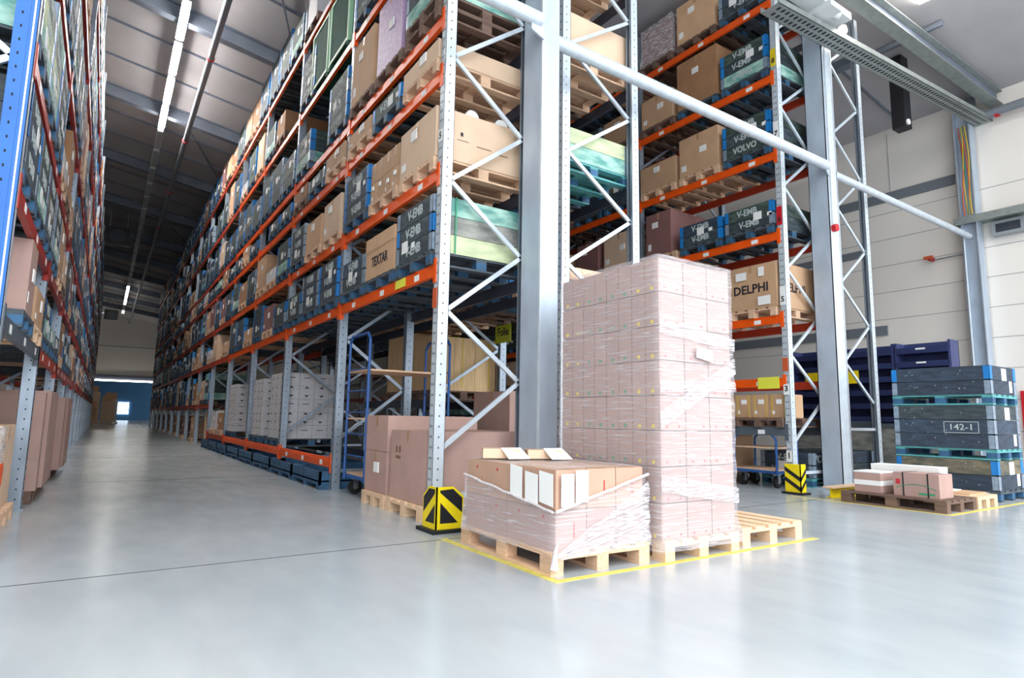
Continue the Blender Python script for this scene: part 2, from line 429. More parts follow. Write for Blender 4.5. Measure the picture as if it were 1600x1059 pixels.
# room beyond the far opening
bx = MB(); bx.box(-6, 15, 86, 86.2, 0, 6, 'blue_wall'); bx.box(-6, 15, 72.2, 86, 5.6, 5.8, 'rail_dark'); bx.box(-6.2, -6, 72.2, 86, 0, 6, 'blue_wall')
struct('wall_back', bx)
wn = MB(); wn.box(1.1, 2.6, 85.9, 85.98, .7, 2.1, 'window_glow'); struct('window_1', wn)
wn = MB()
for k in range(5): wn.box(1.1+.37*k-.03, 1.1+.37*k+.03, 85.84, 85.92, .7, 2.1, 'rail_dark')
struct('trim_5', wn)
# roof girders and purlins
gir = [-.5, 9.9, 15.4, 20.9, 26.4, 31.9, 37.4, 42.9, 48.4, 53.9, 59.4, 64.9]
for i, y in enumerate(gir):
    b = MB(); za, zb = zc(-9), zc(15.5)
    for (w_, d0, d1) in ((.22, .0, .03), (.03, .03, .36), (.22, .36, .39)):
        b.hexa([(-9, y-w_/2, za-d1), (15.5, y-w_/2, zb-d1), (15.5, y+w_/2, zb-d1), (-9, y+w_/2, za-d1), (-9, y-w_/2, za-d0), (15.5, y-w_/2, zb-d0), (15.5, y+w_/2, zb-d0), (-9, y+w_/2, za-d0)], 'roof_steel')
    struct('trim_%d' % (6+i), b)
b = MB()
for i in range(len(gir)-1):
    for t in (.33, .66):
        y = gir[i]+(gir[i+1]-gir[i])*t
        b.hexa([(-9, y-.02, zc(-9)-.05), (15.5, y-.02, zc(15.5)-.05), (15.5, y+.02, zc(15.5)-.05), (-9, y+.02, zc(-9)-.05), (-9, y-.02, zc(-9)), (15.5, y-.02, zc(15.5)), (15.5, y+.02, zc(15.5)), (-9, y+.02, zc(-9))], 'roof_steel')
for x in (3.2, 12.6): b.box(x, x+.07, 4.4, 64.9, zc(x)-.12, zc(x)-.02, 'roof_steel')
for y0 in (9.9, 20.9, 31.9): b.bar((1.2, y0, zc(1.2)-.08), (3.4, y0+5.5, zc(3.4)-.08), .03, .03, 'roof_steel')
struct('trim_30', b)

# sprinkler pipe over the aisle
root = ob('sprinkler_pipe', None, loc=(1.46, 4, 9.62), label='long grey sprinkler pipe hanging under the roof along the main aisle', cat='pipe')
ob('pipe_run', MB().cyl((0, 0, 0), (0, 66, 0), .075, 'pipe_grey', 12), root)
for y in (6.2, 11.7, 17.2, 22.7, 28.2): ob('pipe_clamp', MB().cyl((0, y, 0), (0, y+.07, 0), .095, 'ink_red', 12), root)
for y in (5.9, 11.4, 16.9, 22.4, 27.9, 33.4, 44.4, 55.4): ob('pipe_hanger', MB().box(-.012, .012, y-.012, y+.012, .06, zc(1.46)-9.62, 'roof_steel'), root)

# luminaires in one line above the aisle
ORD = ['first', 'second', 'third', 'fourth', 'fifth', 'sixth', 'seventh', 'eighth', 'ninth', 'tenth', 'eleventh', 'twelfth', 'thirteenth', 'fourteenth', 'fifteenth', 'sixteenth', 'seventeenth', 'eighteenth', 'nineteenth', 'twentieth']
track = MB().box(-.03, .03, 0, 62, 0, .05, 'lamp_off'); ob('lighting_track', track, loc=(.78, 6.9, 10.07), label='thin steel lighting track running above the main aisle', cat='lighting track')
lum = {}
for k_, mt in (('on', 'lamp_on'), ('off', 'lamp_off'), ('far', 'lamp_far')):
    lum[k_] = (MB().box(-.09, .09, 0, 1.6, 0, .07, 'lamp_housing').mesh('lamp_housing'), MB().box(-.075, .075, .03, 1.57, -.035, -.001, mt).mesh('lamp_tube'))
n_off = 0
spots = [(7.0+1.85*i) for i in range(32)]
for i, y in enumerate(spots):
    st = 'on' if 3 <= i <= 7 else 'off'
    if 4 <= i <= 7 : lab = 'lit strip lamp, %s brightest in the row above the main aisle' % ORD[i-4]
    elif i == 3: lab = 'lit strip lamp nearest to the viewer above the main aisle'
    elif i in (24, 25, 26, 27, 28, 31): st = 'far'; lab = 'far lit strip lamp above the aisle, %s counted from the viewer' % {24: 'first', 25: 'second', 26: 'third', 27: 'fourth', 28: 'fifth', 31: 'sixth and last'}[i]
    else:
        n_off += 1; lab = 'unlit strip lamp on the aisle ceiling track'
    r_ = ob('ceiling_light', None, loc=(.78, y, 10.0), label=lab, cat='ceiling light', group='unlit strip lamps on the aisle track' if st == 'off' else 'lit strip lamps above the aisle')
    ob('lamp_housing', lum[st][0], r_); ob('lamp_tube', lum[st][1], r_)
# unit heaters
for y, lab in ((33.5, 'black unit heater hanging under the roof beside the left rack'), (62, 'farther black unit heater hanging near the far wall')):
    r_ = ob('unit_heater', None, loc=(-.1, y, 9.2), label=lab, cat='heater')
    ob('heater_casing', MB().box(-.5, .5, 0, .5, -.4, .45, 'guard_black'), r_)
    ob('fan_grille', MB().cyl((0, -.03, 0), (0, 0, 0), .33, 'rail_dark', 20), r_)
    [ob('heater_bracket', MB().bar((x, .25, .45), (x, .25, zc(x-.1)-9.2), .04, .04, 'pipe_grey'), r_) for x in (-.35, .35)]

# ================================================================== racks
def upright_mesh(h, s, mt, mface=None, dx=.12, dy=.1):
    u = MB(); mf = mface or mt
    u.box(0, s*.004, 0, dy, 0, h, mf)
    u.box(0, s*dx, 0, .004, 0, h, mf); u.box(0, s*dx, dy-.004, dy, 0, h, mt)
    u.box(s*(dx-.004), s*dx, 0, .028, 0, h, mt); u.box(s*(dx-.004), s*dx, dy-.028, dy, 0, h, mt)
    n = int(min(h, 7.0)/.1)
    for i in range(n):
        z = .1+i*.1
        for y in (.03, .064): u.box(-s*.0012, 0, y, y+.012, z, z+.022, 'hole')
        u.box(s*.05, s*.062, -.0012, 0, z, z+.016, 'hole')
    return u.mesh('upright')
UP = {}
def rack(name, label, xf, s, depth, ys, h, tiers, rail_mat, near=2, far_plain=99, zoff=.7, first_mat=None, back_to=3, group='pallet racks', group_back=False):
    """tiers(bay) -> list of (z, material or None)"""
    root = ob(name, None, loc=(xf, ys[0], 0), label=label, cat='pallet rack', group=group)
    for i, y in enumerate(ys):
        mt = 'galvanised'; key = (h, s, i == 0 and first_mat)
        if key not in UP: UP[key] = (upright_mesh(h, s, mt, (first_mat if i == 0 else None) or ('galvanised_pale' if i == 0 else None)), upright_mesh(h, -s, mt, 'galvanised_pale' if i == 0 else None))
        fr, bk = UP[key]
        dyy = y-ys[0]
        fp = MB().box(-s*.02, s*.14, -.02, .12, 0, .008, 'galvanised').mesh('foot_plate')
        a = ob('upright', fr, root, (0, dyy, 0)); b2 = ob('upright', bk, root, (s*depth, dyy, 0))
        if i < near: ob('foot_plate', fp, a); ob('foot_plate', MB().box(s*.02, -s*.14, -.02, .12, 0, .008, 'galvanised'), b2)
        xa, xb = s*.115, s*(depth-.115)
        z = zoff; k = 0; HP = .675; M = None if i < near else MB()
        fm = 'galvanised_pale' if i == 0 else 'galvanised'
        segs = [((xa, zoff-.45), (xb, zoff-.45))]
        while z+HP < h:
            p, q = ((xa, z), (xb, z+HP)) if k % 2 == 0 else ((xb, z), (xa, z+HP))
            segs.append((p, q)); z += HP; k += 1
        segs.append(((xa, min(h-.1, z)), (xb, min(h-.1, z))))
        for p, q in segs:
            if i < near: ob('brace', MB().bar((p[0], .05, p[1]), (q[0], .05, q[1]), .045, .028, fm), root, (0, dyy, 0))
            else: M.bar((p[0], .05, p[1]), (q[0], .05, q[1]), .045, .028, fm)
        if M: ob('bracing', M, root, (0, dyy, 0))
    fars = MB()
    for i in range(len(ys)-1):
        L_ = ys[i+1]-ys[i]-.1; dyy = ys[i]-ys[0]+.1
        for z, mt in tiers(i):
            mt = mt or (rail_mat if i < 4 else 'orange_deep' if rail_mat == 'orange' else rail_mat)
            key = ('rail', round(L_, 2), mt, s)
            if key not in CACHE:
                r_ = MB(); r_.box(0, s*.045, 0, L_, -.13, -.03, mt); r_.box(s*.012, s*.045, 0, L_, -.03, 0, mt)
                c1 = MB().box(-s*.008, 0, -.048, .012, -.2, .05, mt).box(-s*.008, s*.045, 0, .012, -.2, .05, mt)
                c2 = MB().box(-s*.008, 0, L_-.012, L_+.048, -.2, .05, mt).box(-s*.008, s*.045, L_-.012, L_, -.2, .05, mt)
                CACHE[key] = (r_.mesh('shelf_rail'), c1.mesh('rail_connector'), c2.mesh('rail_connector'))
            r_, c1, c2 = CACHE[key]
            o = ob('shelf_rail', r_, root, (0, dyy, z))
            ob('rail_connector', c1, o); ob('rail_connector', c2, o)
            if i < near:
                for yy in (.35, 1.32, 2.3):
                    if yy < L_ : ob('location_label', MB().box(-s*.0015, -s*.0001, yy, yy+.12, -.11, -.045, 'paper'), o, label='white location label')
            if i < back_to:
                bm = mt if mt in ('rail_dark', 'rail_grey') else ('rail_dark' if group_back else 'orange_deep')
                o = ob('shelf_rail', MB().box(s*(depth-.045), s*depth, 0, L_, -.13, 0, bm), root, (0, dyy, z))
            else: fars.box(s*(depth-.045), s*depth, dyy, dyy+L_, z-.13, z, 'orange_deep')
    if fars.f: ob('back_rails', fars, root, kind='stuff')
    return root

AX, AYS = 2.63, [5.27+3.0*i for i in range(15)]
AT = [2.52, 3.52, 4.6, 5.23, 6.6, 8.05]
def a_tiers(i):
    t = [(z, None) for z in AT]
    if 1 <= i <= 4: t = [(.42, None)] + t
    if i >= 5: t = [(1.27, None)] + t
    return t
rackA = rack('pallet_rack', 'tall galvanised pallet rack with orange rails, nearer side of the central block', AX, 1, 1.12, AYS, 8.9, a_tiers, 'orange', near=2, group_back=True)
BX, BYS = 4.14, AYS
BT = [2.5, 3.95, 5.3, 6.65, 8.0]
# the rear half faces the second aisle, so its front rail lies at the far side
rackB = rack('pallet_rack', 'pallet rack with dark grey rails, rear side of the central block behind the middle column', 5.4, -1, 1.24, BYS[:5], 8.9,
             lambda i: [(z, 'rail_dark') for z in ([1.27] if i == 1 else [])+BT], 'rail_dark', near=1, zoff=.75)
CX, CYS = 8.6, [5.32+3.05*i for i in range(8)]
CT = [(.93, 'rail_grey'), (1.68, None), (2.66, None), (3.99, None), (5.32, None), (6.64, None), (7.97, None)]
rackC = rack('pallet_rack', 'pallet rack with orange rails and numbered upright across the second aisle', CX, 1, 1.12, CYS, 8.9, lambda i: CT, 'orange', near=1, zoff=.7)
DX = 11.3
rackD = rack('pallet_rack', 'nearly empty pallet rack with pale lattice frame between right column and wall', DX, -1, 1.12, CYS[:6], 8.6, lambda i: [(1.05, 'rail_grey'), (2.4, 'orange_deep'), (5.32, 'orange_deep'), (6.64, 'orange_deep')] if i else [(1.05, 'rail_grey'), (7.97, 'rail_grey')], 'orange_deep', near=1, zoff=1.36)
LX, LYS = -.6, [5.1+2.85*i for i in range(16)]
LT = [1.65, 2.55, 3.5, 4.7, 6.1, 7.5]
def l_tiers(i): return [(z, ('rail_grey' if (i == 0 and z < 2) else ('orange_deep' if i == 1 and z < 2 else 'rail_red'))) for z in LT]
rackL = rack('pallet_rack', 'pallet rack with red rails along the left side of the main aisle', LX, -1, 1.12, LYS, 8.9, l_tiers, 'rail_red', near=3)
# the blue painted first upright of the left rack
for o in rackL.children:
    if o.name.startswith('upright') and abs(o.location.y) < .01 and abs(o.location.x) < .01:
        UPB = MB(); UPB.box(0, -.004, 0, .1, 0, 8.9, 'galvanised_pale'); UPB.box(0, -.13, 0, .006, 0, 8.9, 'blue_paint'); UPB.box(-.05, -.13, -.004, 0, 0, 8.9, 'blue_paint'); UPB.box(-.02, -.03, -.003, 0, 0, 8.9, 'galvanised_pale'); UPB.box(0, -.13, .094, .1, 0, 8.9, 'blue_paint')
        for i in range(80): UPB.box(-.085, -.095, -.0055, -.004, .1+i*.1, .12+i*.1, 'hole')
        o.data = UPB.mesh('upright')
        o['label'] = 'blue painted upright'

# ================================================================== loads
DEF = {}
queue = []           # (kind, distance, builder)
TIERW = lambda z, lst: ORD[lst.index(z)] + ' tier'
COLW = {'black': 'black', 'green': 'dark green', 'teal': 'teal topped', 'mixed': 'dark patched', 'near': 'pale green and grey', 'floor': 'black', 'old': 'worn', 'pale': 'pale painted'}
MATW = {'lilac': 'lilac', 'cardboard': 'tan', 'cardboard_pale': 'pale', 'cardboard_pink': 'pinkish', 'cardboard_brown': 'brown', 'cardboard_rose': 'dull rose', 'white_board': 'white'}
PALW = {'wood': 'tan wooden', 'dark': 'dark weathered wooden', 'blue': 'blue', 'new': 'new pale wooden', 'teal': 'teal and blue'}
SLOT = ['nearest', 'middle', 'farthest']
def place(rk, where, xc, y, z, s, spec, near):
    """one pallet with its load; rk short rack phrase, where = tier/bay/slot phrase"""
    if spec is None: return
    kind = spec[0]; pal = spec[-1]
    rz = 0 if s > 0 else math.pi
    dist = math.hypot(xc, y)
    if pal:
        queue.append(('pallet', dist, pallet(pal, near), (xc, y, z), rz, '%s pallet, %s, %s' % (PALW[pal], rk, where), 'pallet', 'pallets under the rack loads'))
        z += PH
    if kind == 'crate':
        _, nc, style, txt, _p = spec
        sd = random.randrange(6)
        queue.append(('collar_crate', dist, crate(nc, near, style, txt, seed=sd), (xc, y, z), rz, '%s collar crate, %s, %s' % (COLW[style], rk, where), 'crate', 'collar crates stored in the racks'))
    elif kind == 'box':
        _, w_, d_, h_, mt, extra, _p = spec
        ex = dict(extra or {}); sd = random.randrange(5)
        queue.append(('cardboard_box', dist, carton(w_, d_, h_, mt, near, seed=sd, **ex), (xc-s*(1.18-w_)/2, y, z), rz, '%s cardboard box, %s, %s' % (MATW[mt], rk, where), 'box', 'cardboard boxes stored in the racks'))
    elif kind == 'boxes':
        _, nx, ny, nz, mt, hh, _p = spec
        w_, d_ = 1.16/nx, .88/ny
        for a in range(ny):
            for b_ in range(nz):
                n_ = carton(w_-.006, d_-.006, hh, mt, near, seed=a, lab=(b_ == 0), tape=(b_ == nz-1))
                for e_ in range(nx):
                    lab = '%s carton, %s row, %s layer, %s, %s, %s' % (MATW[mt], ORD[a], ORD[b_], ('front', 'rear', 'innermost')[min(2, e_)], rk, where)
                    queue.append(('cardboard_box', dist+e_*2, n_, (xc+s*(-.58+w_*(e_+.5)), y-.44+d_*(a+.5), z+b_*(hh+.001)), rz, lab, 'box', 'cardboard boxes stored in the racks'))
def rnd_spec(avail, rn, dark=False):
    t = rn.random()
    if t < .05: return None
    if t < .64:
        nc = min(4, int((avail-.16)/.2)); nc = max(1, nc - (rn.random() < .3))
        return ('crate', nc, rn.choice(['black', 'black', 'green', 'mixed', 'old', 'teal'] if not dark else ['black', 'mixed', 'black']), ('V-EMB',), 'blue')
    h = min(rn.uniform(.35, .95), avail-.2)
    if t < .9: return ('box', rn.choice([1.0, 1.15]), rn.choice([.7, .84, .88]), round(h, 1) if round(h, 1) <= avail-.16 else h, rn.choice(['cardboard', 'cardboard_brown', 'cardboard', 'cardboard_pale', 'cardboard_rose']), None, rn.choice(['wood', 'dark', 'wood']))
    return ('box', 1.1, .86, min(.25, avail-.18), rn.choice(['white_board', 'cardboard']), None, 'wood')
V = ('V-EMB',)
V3 = ('V-EMB', 'V-EMB', 'V-EMB')
VO = ('VOLVO', 'V-EMB', 'V-EMB')
TEX = ('TEXTAR', .17, .8, .2, ('-x',))
DEL = ('DELPHI', .2, 1.0, .33, ('-x', '-y'))
A_SPEC = {
 (0, 2.52): [('crate', 3, 'near', V3, 'blue'), ('box', 1.1, .9, .52, 'cardboard', {'txt': TEX, 'lid': .16, 'lab': False}, 'blue'), ('crate', 2, 'black', V, 'blue')],
 (0, 3.52): [('box', 1.16, .9, .55, 'cardboard_pale', {}, 'wood'), ('boxes', 2, 4, 2, 'cardboard', .26, 'wood'), ('crate', 3, 'black', V, 'blue')],
 (0, 4.6): [('box', 1.16, .9, .22, 'cardboard_pale', {}, 'wood'), ('crate', 1, 'green', V, 'blue'), ('box', 1.16, .86, .2, 'cardboard', {}, 'wood')],
 (0, 5.23): [None, ('box', 1.1, .8, .95, 'lilac', {}, 'dark'), ('box', 1.1, .8, .9, 'cardboard', {}, 'dark')],
 (0, 6.6): [None, None, ('crate', 4, 'green', V, 'blue')],
 (0, 8.05): [None, None, None],
 (1, 2.52): [('crate', 3, 'black', V, 'blue'), ('crate', 3, 'black', V, 'blue'), ('crate', 2, 'mixed', V, 'blue')],
 (1, 3.52): [('box', 1.1, .8, .55, 'cardboard_pale', {}, 'wood'), ('box', 1.1, .84, .5, 'cardboard', {}, 'wood'), ('crate', 3, 'black', V, 'blue')],
 (1, 4.6): [('box', 1.1, .88, .25, 'cardboard', {}, 'wood'), ('crate', 1, 'green', V, 'blue'), ('box', 1.1, .84, .25, 'cardboard_brown', {}, 'dark')],
 (1, 5.23): [('crate', 4, 'green', V, 'blue'), None, ('crate', 3, 'teal', V, 'blue')],
 (1, 6.6): [None, None, ('crate', 4, 'black', V, 'blue')],
 (1, 8.05): [None, None, ('box', .9, .6, 1.1, 'white_board', {}, 'dark')],
 (2, 2.52): [('crate', 2, 'mixed', V, 'blue'), ('box', 1.1, .8, .5, 'cardboard_rose', {}, 'wood'), ('crate', 3, 'black', V, 'blue')],
}
rn = random.Random(5)
for i in range(14):
    zs = [z for z, _ in a_tiers(i)]
    for k, z in enumerate(zs):
        if z == .42: continue
        av = (zs[k+1]-z-.15) if k+1 < len(zs) else 1.15
        for sl in range(3):
            if (i, z) in A_SPEC: sp = A_SPEC[(i, z)][sl]
            else: sp = rnd_spec(av, rn)
            if i > 2 and z > 8 and sp is None: sp = ('box', 1.1, .8, .7, 'cardboard', None, 'dark')
            place('central rack', '%s tier, %s bay, %s slot' % (ORD[k], ORD[i], SLOT[sl]), AX-.03+.6, AYS[i]+.1+.485+.97*sl, z, 1, sp, i < 2)
B_SPEC = {
 (0, 2.5): [('boxes', 3, 1, 1, 'cardboard_pale', .13, 'wood'), ('crate', 2, 'black', V, 'blue'), ('box', 1.1, .88, .5, 'cardboard_brown', {}, 'dark')],
 (0, 3.95): [('crate', 2, 'pale', (), 'teal'), ('crate', 2, 'green', (), 'blue'), ('crate', 3, 'green', (), 'blue')],
 (0, 5.3): [('box', 1.16, .88, .56, 'cardboard_pale', {}, 'wood'), ('box', 1.1, .86, .4, 'cardboard_brown', {}, 'dark'), ('crate', 3, 'green', (), 'blue')],
 (0, 6.65): [('box', 1.16, .88, .6, 'cardboard', {}, 'wood'), ('crate', 3, 'green', (), 'blue'), None],
 (0, 8.0): [None, None, None]}
for i in range(4):
    for k, z in enumerate(BT):
        av = BT[k+1]-z-.15 if k+1 < len(BT) else 1.1
        for sl in range(3):
            sp = B_SPEC[(i, z)][sl] if (i, z) in B_SPEC else rnd_spec(av, rn)
            place('rear central rack', '%s tier, %s bay, %s slot' % (ORD[k], ORD[i], SLOT[sl]), 4.78, BYS[i]+.1+.485+.97*sl, z, -1, sp, i < 1)
C_SPEC = {
 (0, .93): [None, None, None],
 (0, 1.68): [None, None, None],
 (0, 2.66): [('box', 1.16, .92, .72, 'cardboard', {'txt': DEL, 'lab': False}, 'wood'), ('box', 1.1, .84, .6, 'cardboard_pale', {}, 'wood'), ('box', 1.1, .8, .5, 'cardboard', {}, 'wood')],
 (0, 3.99): [('crate', 2, 'mixed', V, 'blue'), ('crate', 2, 'black', V, 'blue'), ('box', 1.1, .62, .84, 'cardboard_rose', {}, 'wood')],
 (0, 5.32): [('crate', 3, 'green', VO, 'blue'), ('box', 1.1, .86, .74, 'cardboard', {}, 'wood'), ('box', 1.16, .9, .52, 'cardboard', {}, 'wood')],
 (0, 6.64): [('crate', 3, 'teal', V3, 'blue'), ('box', 1.1, .9, .95, 'cardboard_brown', {}, 'blue'), ('box', 1.1, .8, .6, 'cardboard', {}, 'dark')],
 (0, 7.97): [('crate', 2, 'black', V, 'blue'), ('box', 1.1, .86, .8, 'cardboard', {}, 'dark'), None],
}
for i in range(4):
    for k, (z, _m) in enumerate(CT):
        av = CT[k+1][0]-z-.15 if k+1 < len(CT) else .8
        for sl in range(3):
            if (i, z) in C_SPEC: sp = C_SPEC[(i, z)][sl]
            elif av < .7: sp = rnd_spec(av, rn)
            else: sp = rnd_spec(av, rn)
            place('right rack', '%s tier, %s bay, %s slot' % (ORD[k], ORD[i], SLOT[sl]), CX-.03+.6, CYS[i]+.1+.5+.98*sl, z, 1, sp, i < 1)
L_SPEC = {
 (0, 1.65): [None, ('box', 1.1, .5, .62, 'cardboard_pink', {}, 'blue'), ('box', 1.1, .84, .35, 'cardboard', {}, 'new')],
 (0, 2.55): [('crate', 3, 'black', V, 'blue'), ('crate', 3, 'teal', V, 'blue'), ('crate', 3, 'old', V, 'blue')],
 (0, 3.5): [('crate', 3, 'pale', V, 'blue'), ('crate', 4, 'pale', V, 'blue'), ('crate', 4, 'black', V, 'blue')],
}
for i in range(0, 15):
    for k, z in enumerate(LT):
        av = LT[k+1]-z-.15 if k+1 < len(LT) else 1.1
        for sl in range(3):
            sp = L_SPEC[(i, z)][sl] if (i, z) in L_SPEC else rnd_spec(av, rn)
            place('left rack', '%s tier, %s bay, %s slot' % (ORD[k], ORD[i], SLOT[sl]), LX+.01-.6, LYS[i]+.1+.46+.915*sl, z, -1, sp, i < 2)
# ---- instantiate the queue: nearest 300 of a kind as objects, the rest as one object of kind stuff
bykind = {}
for q in queue: bykind.setdefault(q[0], []).append(q)
LIM = {'pallet': 285, 'collar_crate': 295, 'cardboard_box': 225}
def merged(name, qs, label, cat):
    M = MB()
    def add(n, mtx):
        me = n.mesh; t = mtx @ Matrix.Translation(n.loc)
        if me:
            k = len(M.v); M.v += [tuple(t @ v.co) for v in me.vertices]
            mm = [M.mi(x.name) for x in me.materials]
            for p in me.polygons: M.f.append(tuple(k+v for v in p.vertices)); M.m.append(mm[p.material_index])
        for c in n.ch: add(c, t)
    for q in qs:
        mtx = Matrix.Translation(q[3]) @ Matrix.Rotation(q[4], 4, 'Z') @ Matrix.Translation(-Vector(q[2].loc))
        add(q[2], mtx)
    ob(name, M, label=label, cat=cat, kind='stuff')
for kd, qs in bykind.items():
    qs.sort(key=lambda q: q[1])
    for q in qs[:LIM[kd]]:
        inst(q[2], None, q[3], q[4], label=q[5], cat=q[6], group=q[7])
    rest = qs[LIM[kd]:]
    if rest: merged({'pallet': 'distant_pallets', 'collar_crate': 'distant_crates', 'cardboard_box': 'distant_boxes'}[kd], rest,
                    {'pallet': 'distant pallets far down both racks', 'collar_crate': 'distant collar crates far down both racks', 'cardboard_box': 'distant cardboard boxes far down both racks'}[kd], q[6])

# ================================================================== structural columns, tube, tray
def hcol(loc, w_, d_, h, label):
    r_ = ob('steel_column', None, loc=loc, label=label, cat='column')
    m_ = MB(); m_.box(0, w_, 0, .02, 0, h, 'column_steel'); m_.box(0, w_, d_-.02, d_, 0, h, 'column_steel'); m_.box(w_/2-.008, w_/2+.008, .02, d_-.02, 0, h, 'column_steel')
    return r_, m_
# middle column: closed box section
r_ = ob('steel_column', None, loc=(3.47, 4.72, 0), label='large galvanised steel column in the middle, behind the low wrapped pallet', cat='column')
ob('column_shaft', MB().box(0, .2, 0, .34, 0, 9.9, 'column_steel').box(-.01, 0, 0, .03, 0, 9.9, 'galvanised_pale').box(.2, .21, 0, .03, 0, 9.9, 'column_steel'), r_)
ob('base_plate', MB().box(-.08, .3, -.08, .42, 0, .02, 'column_steel'), r_)
r_ = ob('steel_column', None, loc=(9.34, 4.98, 0), label='large galvanised steel column in front of the right hand rack with red knob', cat='column')
ob('column_shaft', MB().box(0, .012, 0, .32, 0, 7.6, 'column_steel').box(0, .27, 0, .012, 0, 7.6, 'galvanised_pale').box(0, .27, .31, .32, 0, 7.6, 'column_steel').box(.26, .27, 0, .32, 0, 7.6, 'column_steel').box(0, .27, 0, .32, 7.6, 8.9, 'roof_steel'), r_)
ob('base_plate', MB().box(-.08, .35, -.08, .4, 0, .02, 'column_steel'), r_)
ob('cable_conduit', MB().cyl((.06, -.02, 4.15), (.06, -.02, 7.5), .012, 'galvanised_pale', 8), r_)
ob('alarm_button', MB().cyl((.08, -.07, 4.08), (.08, -.001, 4.08), .06, 'red_paint', 16), r_, label='red round button')
r_ = ob('steel_column', None, loc=(15.16, 4.95, 0), label='grey steel column standing against the pale wall', cat='column')
ob('column_shaft', MB().box(0, .3, 0, .02, 0, 8.1, 'column_steel').box(0, .3, .28, .3, 0, 8.1, 'column_steel').box(.14, .16, .02, .28, 0, 8.1, 'column_steel'), r_)
ob('cable_conduit', MB().cyl((-.03, .25, 0), (-.03, .25, 5.2), .02, 'galvanised_pale', 8), r_)
for k, (mt_, a_, b_) in enumerate((('cable_yellow', .03, .1), ('cable_orange', .0, -.02), ('cable_green', -.03, .06), ('cable_yellow', -.02, -.08), ('cable_orange', .05, .0))):
    pts = [(-.03+a_*math.sin(t*.5+k)*.5, .06+.03*k+.02*math.sin(t*.7+k*1.7), 5.5+t*.2) for t in range(11)]
    ob('cable', MB().tube(pts, .012, mt_, 6), r_)
# horizontal tube through both columns
tz = 5.08; ty = 4.9
r_ = ob('steel_tube', None, loc=(0, ty, tz), label='round steel tube spanning across in front of the racks at the columns', cat='tube')
ob('tube_span', MB().cyl((1.2, -.2, 0), (3.42, -.2, 0), .075, 'galvanised_pale', 20), r_)
ob('tube_span', MB().cyl((3.7, .0, 0), (9.27, .05, 0), .075, 'galvanised_pale', 20), r_)
ob('tube_span', MB().cyl((9.66, .15, -.02), (15.14, .2, -.05), .06, 'galvanised_pale', 20), r_)
ob('gusset', MB().prism([(3.3, -.21, -.14), (3.46, -.21, -.2), (3.46, -.21, .1), (3.3, -.21, .02)], (0, .02, 0), 'column_steel'), r_)
ob('gusset', MB().prism([(9.2, .05, -.02), (9.34, .05, -.16), (9.34, .05, .12), (9.2, .05, .06)], (0, .02, 0), 'column_steel'), r_)
# cable tray
r_ = ob('cable_tray', None, loc=(7.6, 4.62, 7.0), label='long perforated cable tray running over the right column to the wall', cat='cable tray')
t_ = MB(); L_ = 7.9; dz = .55/7.9
def slp(x0, x1, y0, y1, z0, z1, mt_): t_.hexa([(x0, y0, z0+dz*x0), (x1, y0, z0+dz*x1), (x1, y1, z0+dz*x1), (x0, y1, z0+dz*x0), (x0, y0, z1+dz*x0), (x1, y0, z1+dz*x1), (x1, y1, z1+dz*x1), (x0, y1, z1+dz*x0)], mt_)
slp(0, L_, 0, .3, 0, .01, 'tray_steel'); slp(0, L_, 0, .01, 0, .1, 'tray_steel'); slp(0, L_, .29, .3, 0, .1, 'tray_steel')
for i in range(70): slp(.1+i*.11, .15+i*.11, .05, .12, -.001, 0, 'hole'); slp(.15+i*.11, .2+i*.11, .17, .24, -.001, 0, 'hole')
ob('tray_channel', t_, r_)
r_ = ob('roof_girder', None, loc=(0, 0, 0), label='grey steel roof girder above the cable tray at the upper right', cat='girder')
b_ = MB(); b_.bar((9.6, 4.95, 8.6), (15.4, 4.5, 7.95), .28, .02, 'roof_steel').bar((9.6, 4.95, 8.75), (15.4, 4.5, 8.1), .02, .24, 'tray_steel').bar((9.6, 4.95, 8.45), (15.4, 4.5, 7.8), .02, .24, 'tray_steel')
ob('girder_web', b_, r_)
# white lamp unit on top of the right column
r_ = ob('ceiling_light', None, loc=(8.55, 4.55, 7.32), label='white box shaped light fixture at the top of the right column', cat='ceiling light')
ob('lamp_housing', MB().box(-.5, .75, -.1, .2, 0, .12, 'lamp_housing'), r_); ob('gear_box', MB().box(0, .3, -.18, .28, -.09, .0, 'lamp_housing').cyl((.3, -.05, -.03), (.42, -.05, -.03), .07, 'lamp_housing', 14), r_)
# small bright spot lamp
r_ = ob('spot_lamp', None, loc=(10.75, 5.3, 8.15), label='small glowing spot lamp high between the right frame and the tray', cat='lamp')
ob('lamp_glass', MB().cyl((0, 0, 0), (0, .02, .1), .07, 'lamp_far', 16), r_); ob('lamp_bracket', MB().bar((0, .02, .1), (.1, .05, .5), .03, .03, 'roof_steel'), r_)
# black hoist box
r_ = ob('roller_hoist', None, loc=(13.0, 5.3, 7.0), label='tall black box hanging from the roof behind the cable tray', cat='hoist')
ob('hoist_casing', MB().box(0, .28, 0, .25, 0, zc(13.3)-7.0, 'guard_black'), r_); ob('hoist_lens', MB().cyl((.1, -.03, .1), (.1, 0, .1), .06, 'paper', 12), r_)
# wall pipe and roof light top right
r_ = ob('drain_pipe', None, loc=(15.2, 4.6, 0), label='grey bent drain pipe with red clamps under the roof at the wall', cat='pipe')
ob('pipe_run', MB().tube([(0, .3, 8.1), (0, .3, 7.7), (.02, .1, 7.62), (.05, -5, 7.7)], .09, 'pipe_grey', 14), r_)
for y in (-.1, -.75): ob('pipe_clamp', MB().cyl((.05, y, 7.62), (.05, y-.07, 7.62), .11, 'red_paint', 14), r_)
struct('window_2', MB().box(11.0, 11.95, 3.4, 4.5, zc(11.5)-.09, zc(11.5)-.06, 'lamp_far'))
